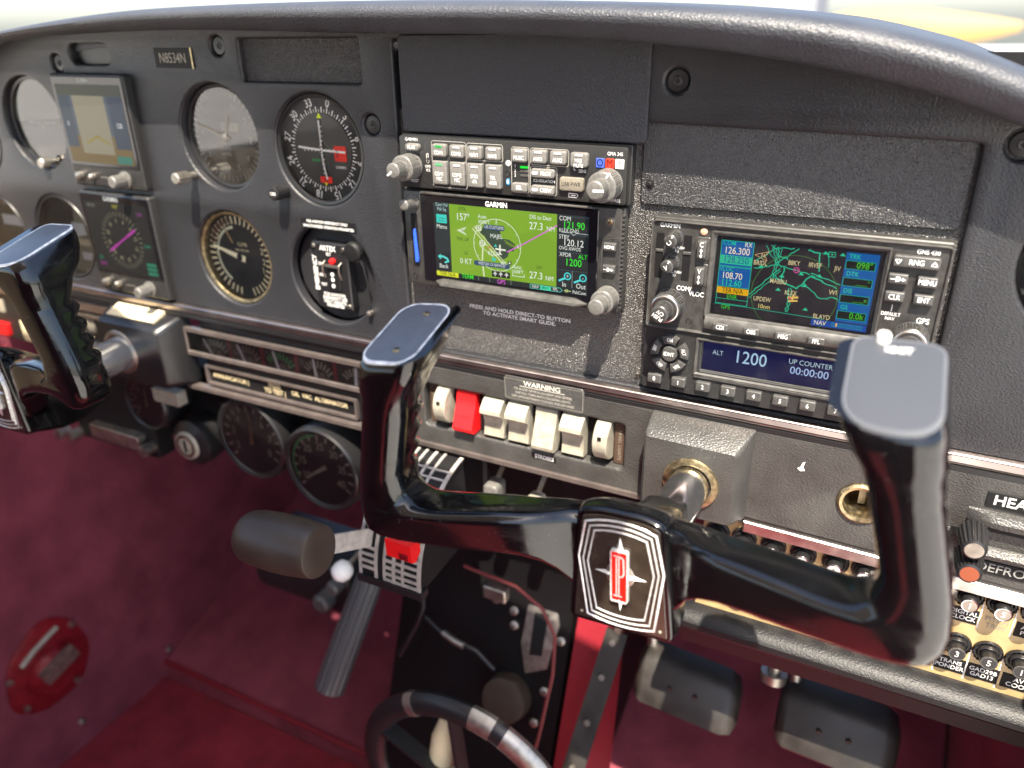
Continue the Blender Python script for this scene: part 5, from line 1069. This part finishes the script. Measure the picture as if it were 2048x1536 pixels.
# control shafts
for lab, p0_, p1_, r_, m_ in (('chromed control shaft of the near yoke entering the brass ring', (8.58, -3.2, -6.62), (8.62, 1.0, -6.62), .52, 'chrome'), ('bright control shaft of the far yoke entering the black housing', (-11.95, -3.2, -6.6), (-12.35, 1.0, -6.62), .62, 'bright_steel')):
    t = thing('control_shaft', lab, 'shaft', p0_, 'control shafts')
    MB().tube([p0_, p1_], r_, 48).build('tube', m_, t)
# ================================================================ throttle quadrant
def arc_pt(deg, r=3.0, cy=-.15, cz=-10.75): a = math.radians(deg); return (cy+r*math.cos(a), cz+r*math.sin(a))
t = thing('throttle_quadrant', 'throttle quadrant with slotted silver plate, brown T-handle and red lever', 'quadrant', (.7, -1.5, -10))
x0, x1 = -.34, 1.74; A = [95+(183-95)*i/24 for i in range(25)]
MB().loft([[(x0, *arc_pt(a, 2.9)), (x1, *arc_pt(a, 2.9)), (x1, *arc_pt(a, .8)), (x0, *arc_pt(a, .8))] for a in A]).build('body', 'flat_black', t)
MB().loft([[(x0-.05, *arc_pt(a, 2.96)), (x1+.05, *arc_pt(a, 2.96)), (x1+.05, *arc_pt(a, 2.88)), (x0-.05, *arc_pt(a, 2.88))] for a in A]).build('face_plate', 'flat_black', t)
for xa, xb in ((x0-.04, x0+.05), (.17, .27), (.48, .56), (.80, .90), (1.12, 1.20), (x1-.08, x1+.04)):
    MB().loft([[(xa, *arc_pt(a, 3.0)), (xb, *arc_pt(a, 3.0)), (xb, *arc_pt(a, 2.95)), (xa, *arc_pt(a, 2.95))] for a in A]).build('slot_rail', 'quadrant_silver', t)
for k in range(6):
    a = 158+k*4.2; 
    MB().loft([[(x, *arc_pt(q, 3.005)) for q in (a, a+1.6)]+[(x, *arc_pt(q, 2.95)) for q in (a+1.6, a)] for x in (.5, x1)]).build('cross_line', 'quadrant_silver', t)
    if k < 4: MB().loft([[(x, *arc_pt(q, 3.005)) for q in (a+4, a+5.6)]+[(x, *arc_pt(q, 2.95)) for q in (a+5.6, a+4)] for x in (x0, .2)]).build('cross_line', 'quadrant_silver', t)
for a in (108, 114): MB().loft([[(x, *arc_pt(q, 3.005)) for q in (a, a+1.2)]+[(x, *arc_pt(q, 2.95)) for q in (a+1.2, a)] for x in (.2, x1)]).build('cross_line', 'quadrant_silver', t)
MB().loft([[(x0-.1, *arc_pt(a, 3.06)), (x1+.1, *arc_pt(a, 3.06)), (x1+.1, *arc_pt(a, 2.7)), (x0-.1, *arc_pt(a, 2.7))] for a in (181, 186)]).build('end_bar', 'black_plastic', t)
# throttle lever with T-handle
lev = MB(); lev.bar((.02, -2.6, -9.7), (-.35, -5.2, -8.52), .09, .55, (1, 0, 0)).build('throttle_lever', 'quadrant_silver', t)
ax0 = Vector((-2.42, -5.25, -8.66)); ax1 = Vector((.10, -5.15, -8.50)); d = (ax1-ax0)
kn = MB(); kn.tube([ax0+d*q for q in (0, .02, .08, .2, .45, .7, .9, .975, .993, 1.0)], [.44, .60, .70, .76, .80, .79, .74, .72, .70, .66], 36).build('throttle_handle', 'knob_brown', t, angle=40)
# mixture lever, red
lev = MB(); lev.bar((1.52, -2.5, -9.6), (1.62, -3.5, -9.05), .08, .3, (1, 0, 0)).build('mixture_lever', 'dull_steel', t)
rd = MB(); rd.loft([[(x, -3.55+dy, -8.92+dz) for dy, dz in ((-.22, .26), (.24, .22), (.26, -.2), (.0, -.42), (-.2, -.3))] for x in (1.18, 1.28, 1.52, 1.94, 2.0)])
rd.build('mixture_knob', 'red_plastic', t, angle=25)
for k in range(3): MB().box(1.62, 1.9, -3.80, -3.76, -9.02-.07*k, -9.0-.07*k).build('knob_groove', 'red_metal', t)
# small under-panel controls
for lab, p, m in (('grey square-ended lever hanging under the switch panel', (2.35, .6, -9.2), 'knob_grey'), ('pale lever with a round end under the switch panel', (3.75, .6, -9.35), 'offwhite')):
    t = thing('cabin_lever', lab, 'lever', p, 'small levers under the switch panel')
    x, y, z = p; MB().plate(rr(x, z, .5, .62, .14), y-.5, y+.1, .08, seg=3).build('handle', m, t)
    MB().bar((x, y, z+.2), (x+.1, y+.6, z+.9), .14, .08).build('stem', 'dull_steel', t)
    if m == 'offwhite': MB().disc(x, z+.05, .1, y-.503, 16).build('hole', 'flat_black', t)
t = thing('pull_knob', 'round white pull knob below the throttle handle', 'knob', (-3.35, -.6, -13.4))
c = Vector((-3.3, -.7, -13.55)); MB().tube([c+Vector((0, -q, 0)) for q in (-.3, -.2, 0, .2, .33, .4)], [.24, .34, .38, .34, .22, .04], 24).build('ball', 'white', t)
MB().tube([c+Vector((0, .3, 0)), c+Vector((0, 2.5, .3))], .1, 12).build('rod', 'dull_steel', t)
t = thing('under_panel_box', 'dark box with a small knob under the panel behind the white pull knob', 'box', (-5.5, 1, -13.2))
MB().plate(rx(-9.2, -4.2, -17.1, -14.9, .5), .5, 3.0, .2, seg=3).build('case', 'black_plastic', t)
for x, z, r in ((-5.3, -16.4, .40), (-4.6, -15.4, .3)): MB().lathe(x, z, [(r*.7, -.1), (r, .0), (r, .5)], 24).build('knob', 'button_dark', t)
# parking brake handle
t = thing('brake_handle', 'ribbed dark grey brake handle hanging below the quadrant', 'handle', (-4.2, .5, -15.4))
p0 = Vector((-3.6, 1.17, -15.22)); p1 = Vector((-4.3, -1.26, -19.31)); dd = (p1-p0).normalized()
gr = MB(); n = 40; u = dd.orthogonal().normalized(); w = dd.cross(u); lps = []
for q, r in ((0, .50), (.02, .55), (.06, .56), (.94, .60), (.985, .58), (1.0, .45)):
    c = p0.lerp(p1, q); lps.append([c+(u*math.cos(2*math.pi*i/n)+w*math.sin(2*math.pi*i/n))*(r-(.06 if i % 4 == 0 and .03 < q < .97 else 0)) for i in range(n)])
gr.loft(lps).build('grip', 'grip_rubber', t, angle=20)
MB().tube([p0, p0-dd*3.5], .25, 14).build('rod', 'dull_steel', t)
# ================================================================ centre pedestal
t = thing('pedestal', 'black centre pedestal below the panel with silver tag and brown knob', 'pedestal', (.6, 2, -20))
pr = [(1.2, -8.2), (3.0, -13.0), (2.6, -16), (.5, -21.5), (-1.5, -26), (-2.5, -31.2), (14, -31.2), (14, -8.2)]
MB().loft([[(x, y, z) for y, z in pr] for x in (-3.0, -2.9, 4.1, 4.2)]).build('body', 'pedestal_black', t)
# a frame on the sloping face of the pedestal
def face(x, s, out=0):    # s runs down the face from z=-16 to -26
    a = Vector((2.6, -16)); b = Vector((-1.5, -26)); q = a.lerp(b, s); nrm = Vector((-(b-a).y, (b-a).x)).normalized()
    if nrm.x > 0: nrm = -nrm
    return (x, q.x+nrm.x*out, q.y+nrm.y*out)
def face_plate(name, xs_, ss, o, m):
    mb = MB(); mb.loft([[face(x, s, 0.01) for x, s in zip(xs_, ss)], [face(x, s, o*.9) for x, s in zip(xs_, ss)], [face(sum(xs_)/len(xs_)+(x-sum(xs_)/len(xs_))*.94, sum(ss)/len(ss)+(s-sum(ss)/len(ss))*.94, o) for x, s in zip(xs_, ss)]], False, True); return mb.build(name, m, t)
tg = face_plate('tag', (2.45, 3.55, 3.75, 3.55, 2.75, 2.4), (-.06, -.08, .0, .16, .2, .1), .12, 'dull_steel')
face_plate('tag_window', (2.75, 3.3, 3.3, 2.8), (-.02, -.03, .12, .13), .16, 'flat_black')
c = Vector(face(2.25, .30, .0)); nv = Vector((0, -.925, .38)).normalized()
kb = MB(); kb.tube([c, c+nv*.3, c+nv*.62, c+nv*.68], [.9, .9, .86, .6], 32).build('knob', 'knob_brown', t)
for x, s_ in ((2.0, .05), (3.9, .05), (3.6, .24), (3.4, .36), (.3, -.1), (1.1, -.02), (1.9, .0)): 
    q = Vector(face(x, s_, 0)); MB().tube([q, q+nv*.1, q+nv*.14], [.17, .17, .1], 14).build('bolt', 'dull_steel', t)
rw = thing('wire', 'red wire looping across the front of the black pedestal', 'wire', (2, 1.5, -14.6))
MB().tube([(.2, 1.9, -14.0), (1.2, 1.7, -13.9), (2.4, 1.7, -14.0), (3.4, 1.8, -14.7), (3.9, 1.8, -15.8), (4.0, 1.4, -17.2), (3.9, .4, -19.4), (3.6, -.6, -21.6)], .065, 10).build('strand', 'wire_red', rw)
MB().plate(rr(1.7, -14.4, .9, .55, .08), 1.35, 1.7, .05).build('connector', 'dull_steel', rw)
cl = thing('cable', 'grey cable with light clamps across the pedestal', 'cable', (0, 1, -17.2))
MB().tube([(-2.4, .9, -18.6), (-1.8, 1.4, -17.2), (-1.5, 1.5, -16.3), (-1.7, 1.9, -15.4)], .10, 12).build('strand', 'black_plastic', cl)
MB().tube([(-1.5, 1.6, -16.8), (-.6, 1.3, -17.0), (.2, 1.15, -17.0), (1.0, 1.2, -17.2), (1.7, 1.2, -17.8)], .10, 12).build('strand', 'black_plastic', cl)
MB().tube([(-.5, 1.3, -17.0), (.1, 1.12, -17.0), (.5, 1.1, -17.05)], .14, 12).build('clamp', 'dull_steel', cl)
# trim wheel at the bottom edge
tw = thing('pitch_trim', 'black trim wheel with worn bright rim at the bottom edge', 'wheel', (.6, -1.2, -23))
cy0 = -2.4; ctr = (2.45, -19.7); R = 3.72; nb = 72; nr = 12; lps = []
for i in range(nb):
    a = 2*math.pi*i/nb; c = Vector((ctr[0]+R*math.cos(a), cy0, ctr[1]+R*math.sin(a))); e = Vector((math.cos(a), 0, math.sin(a)))
    lps.append([c+e*(.44*math.cos(2*math.pi*j/nr))+Vector((0, 1, 0))*(.34*math.sin(2*math.pi*j/nr)) for j in range(nr)])
lps.append(lps[0]); MB().loft(lps, False, False).build('rim', 'black_plastic', tw)
for i, (a0_, sp_) in enumerate(((122, 1.0), (84, 2.4), (66, 5.0))):
    lps = []
    for q in range(6):
        a = math.radians(a0_-q*sp_); c = Vector((ctr[0]+R*math.cos(a), cy0, ctr[1]+R*math.sin(a))); e = Vector((math.cos(a), 0, math.sin(a)))
        lps.append([c+e*(.452*math.cos(2*math.pi*j/nr))+Vector((0, 1, 0))*(.355*math.sin(2*math.pi*j/nr)) for j in range(nr)])
    MB().loft(lps).build('worn_segment', 'dull_steel', tw)
for k in range(3):
    a = math.radians(95+k*60); e = Vector((math.cos(a), 0, math.sin(a))); c = Vector((ctr[0], cy0, ctr[1])); MB().bar(c+e*R, c-e*R, .6, .12, (0, 1, 0)).build('spoke', 'black_plastic', tw)
MB().lathe(ctr[0], ctr[1], [(.2, cy0-.5), (.8, cy0-.45), (.9, cy0+.2)], 30).build('hub_cap', 'dull_steel', tw)
ix = thing('trim_indicator', 'cream ended indicator inside the trim wheel rim', 'indicator', (.8, -1.6, -20))
MB().tube([(1.35, -1.6, -17.6), (1.3, -1.8, -18.3), (1.25, -2.0, -19.4), (1.2, -2.1, -20.2)], [.25, .42, .46, .3], 16).build('pointer', 'cream_print', ix)
# right of the pedestal: red side panel, pedal strap, pedals
st(MB().loft([[(x, y, z) for y, z in ((2.9, -15.6), (.4, -22), (-2.6, -31.2), (3.4, -31.2), (5.2, -15.6))] for x in (4.35, 5.5)]).build('pedestal_side', 'red_vinyl'))
sb_ = thing('pedal_strap', 'dark riveted metal strap beside the red pedestal side', 'strap', (6, 2, -18))
MB().bar((6.0, 2.4, -15.2), (5.1, -1.6, -22.5), .75, .16, (.98, .1, 0)).build('strap', 'pedal_brown', sb_)
for q in (.05, .2, .4, .6): c = Vector((6.0, 2.4, -15.2)).lerp(Vector((5.1, -1.6, -22.5)), q)+Vector((.0, -.12, .08)); MB().tube([c, c+Vector((0, -.06, .03))], .11, 12).build('rivet', 'dull_steel', sb_)
MB().bar((6.05, 2.5, -12.8), (6.05, 2.4, -15.2), .22, .22).build('link', 'dull_steel', sb_)
def pedal(label, cx, cz, w, h, tilt):
    t = thing('rudder_pedal', label, 'pedal', (cx, 3.2, cz), 'rudder pedals on the right')
    mb = MB(); lps = []
    for x, k in ((cx-w/2, .55), (cx-w/2+.12, .85), (cx-w/2+.35, 1), (cx+w/2-.5, 1), (cx+w/2-.15, .88), (cx+w/2, .5)):
        lps.append([(x, 3.2+dy*k+(dz*k)*.35, cz+dz*k-tilt*(x-cx)) for dy, dz in ((-.55, .75*h/2), (-.2, h/2), (.4, h/2), (.55, .2), (.5, -h/2), (-.25, -h/2), (-.6, -.7*h/2))])
    mb.loft(lps).build('pad', 'pedal_brown', t, angle=50)
    MB().tube([(cx-w/2+.4, 3.6, cz+h*.3), (cx-w/2+.2, 4.2, cz+3), (cx-w/2+.3, 5.5, cz+7)], .22, 12).build('arm', 'dull_steel', t)
    for dx in (-.5, .4): MB().tube([(cx+dx, 2.70, cz+.25), (cx+dx, 2.6, cz+.25)], .08, 10).build('rivet', 'pedal_brown', t)
    return t
pedal('left brown rudder pedal, beside the riveted strap', 8.45, -17.5, 3.7, 1.9, .08)
pedal('right brown rudder pedal, under the breaker panel', 13.35, -17.1, 3.7, 2.1, .06)
rd_ = thing('pedal_rod', 'pale steel rod ending in a flange between the rudder pedals', 'rod', (11.3, 3, -16))
MB().tube([(11.25, 3.4, -12.9), (11.2, 3.0, -15.3)], .22, 14).build('rod', 'dull_steel', rd_); MB().tube([(11.2, 3.0, -15.3), (11.2, 2.95, -15.6)], .42, 18).build('flange', 'dull_steel', rd_)
bd_ = MB().tube([(-22.1, 3.75, -30.15), (-8.6, 3.75, -30.15), (-3.0, 3.75, -30.15)], .14, 10).build('carpet_binding', 'red_vinyl'); st(bd_)
# ================================================================ left side wall fittings
def wallpt(px, py):      # a point on the left side wall
    return Vector((-22.2, px, py))
fs = thing('fuel_selector', 'red fuel selector plate with lever on the left side wall', 'fuel selector', (-22, -4, -22))
FC = (-2.1, -24.8)      # y, z on the wall
def fw(y, z, o): return (-22.25+o, FC[0]+y, FC[1]+z)
outl = fillet([(-2.4, -1.4), (-1.0, -2.6), (1.2, -2.5), (2.2, -.6), (1.6, 1.6), (.2, 2.6), (-1.9, 1.2)], [.8]*7)
MB().loft([[fw(y, z, 0) for y, z in outl], [fw(y, z, .12) for y, z in outl], [fw(y, z, .15) for y, z in offset(outl, -.08)]], False, True).build('plate', 'red_metal', fs)
mb = MB(); mb.loft([[fw(math.cos(a)*r-.1, math.sin(a)*r-.5, o) for a in [2*math.pi*i/32 for i in range(32)]] for r, o in ((1.25, .14), (1.2, .5), (1.0, .75), (.75, .78))], False, True); mb.build('dome', 'red_metal', fs)
MB().bar(fw(-.9, -.1, .95), fw(.9, .4, .95), .35, .75, (1, 0, 0)).build('lever', 'dull_steel', fs)
MB().tube([fw(-1.3, .75, .16), fw(-.6, 1.15, .18), (fw(.3, 1.45, .18)), fw(.8, 1.6, .16)], .13, 10).build('label_strip', 'offwhite', fs)
for y, z in ((-2.0, .4), (1.5, 1.2), (-1.7, -1.6), (.9, -2.1)): MB().tube([fw(y, z, .12), fw(y, z, .28)], .17, 14).build('screw', 'dull_steel', fs)
for i, (y, z) in enumerate(((4.2, -29.6), (-1.6, -29.6))):
    b = thing('snap_button', ('snap button at the corner of the heel step', 'snap button near the bottom of the left side wall')[i], 'snap', (-22.2, y, z)); MB().tube([(-22.26, y, z), (-22.1, y, z), (-22.05, y, z)], [.2, .2, .12], 14).build('stud', 'dull_steel', b)
kl = thing('red_lever', 'red lever end at the bottom left corner', 'lever', (-19, -9, -25)); MB().tube([(-20.6, -7.4, -26.2), (-20.2, -7.9, -25.2), (-19.9, -8.4, -24.5), (-19.8, -8.6, -24.2)], [.5, .55, .45, .15], 18).build('end', 'red_metal', kl)
# ================================================================ outside
ya = thing('parked_aircraft', 'blurred yellow parked aircraft beyond the glareshield at top right', 'aircraft', (-20, 1600, -61))
fz = MB(); fz.loft([[(-20+dx, 1600+r*math.cos(a), -10+zc+r*1.15*math.sin(a)) for a in [2*math.pi*i/24 for i in range(24)]] for dx, r, zc in ((-158, 3, 4), (-150, 14, 3), (-110, 24, 2), (-60, 29, 2), (0, 30, 0), (60, 24, -2), (120, 15, 0), (165, 6, 2))]).build('fuselage', 'yellow_paint', ya)
MB().loft([[(-60+dx*1.0, 1420, -4+dz) for dx, dz in ((-30, 0), (-10, 4), (25, 2), (32, 0), (0, -3))] if k == 0 else [(-60+dx, 1780, -4+dz) for dx, dz in ((-30, 0), (-10, 4), (25, 2), (32, 0), (0, -3))] for k in (0, 1)]).build('wing', 'yellow_paint', ya)
MB().loft([[(x, 1598, z), (x, 1602, z)] for x, z in ((118, -2), (150, -4), (160, 40), (142, 42))], False, False).build('tail_fin', 'hangar', ya)
for x, y in ((-120, 1600), (-50, 1550), (-50, 1650)):
    MB().lathe(x, -54, [(4, y-3), (7, y-2), (7, y+2), (4, y+3)], 20).build('wheel', 'flat_black', ya); MB().tube([(x, y, -54), (x, y, -26)], 1.5, 8).build('strut', 'dull_steel', ya)
hg = thing('hangar', 'distant grey hangar wall just visible over the glareshield', 'hangar', (-380, 2600, -61))
MB().box(-470, -300, 2580, 2900, -61, 130).build('wall', 'hangar', hg)
rfh = MB(); rfh.loft([[(-480, y, 128), (-385, y, 165), (-290, y, 128), (-290, y, 131), (-385, y, 169), (-480, y, 131)] for y in (2575, 2905)]).build('roof', 'dull_steel', hg)
flush_texts()
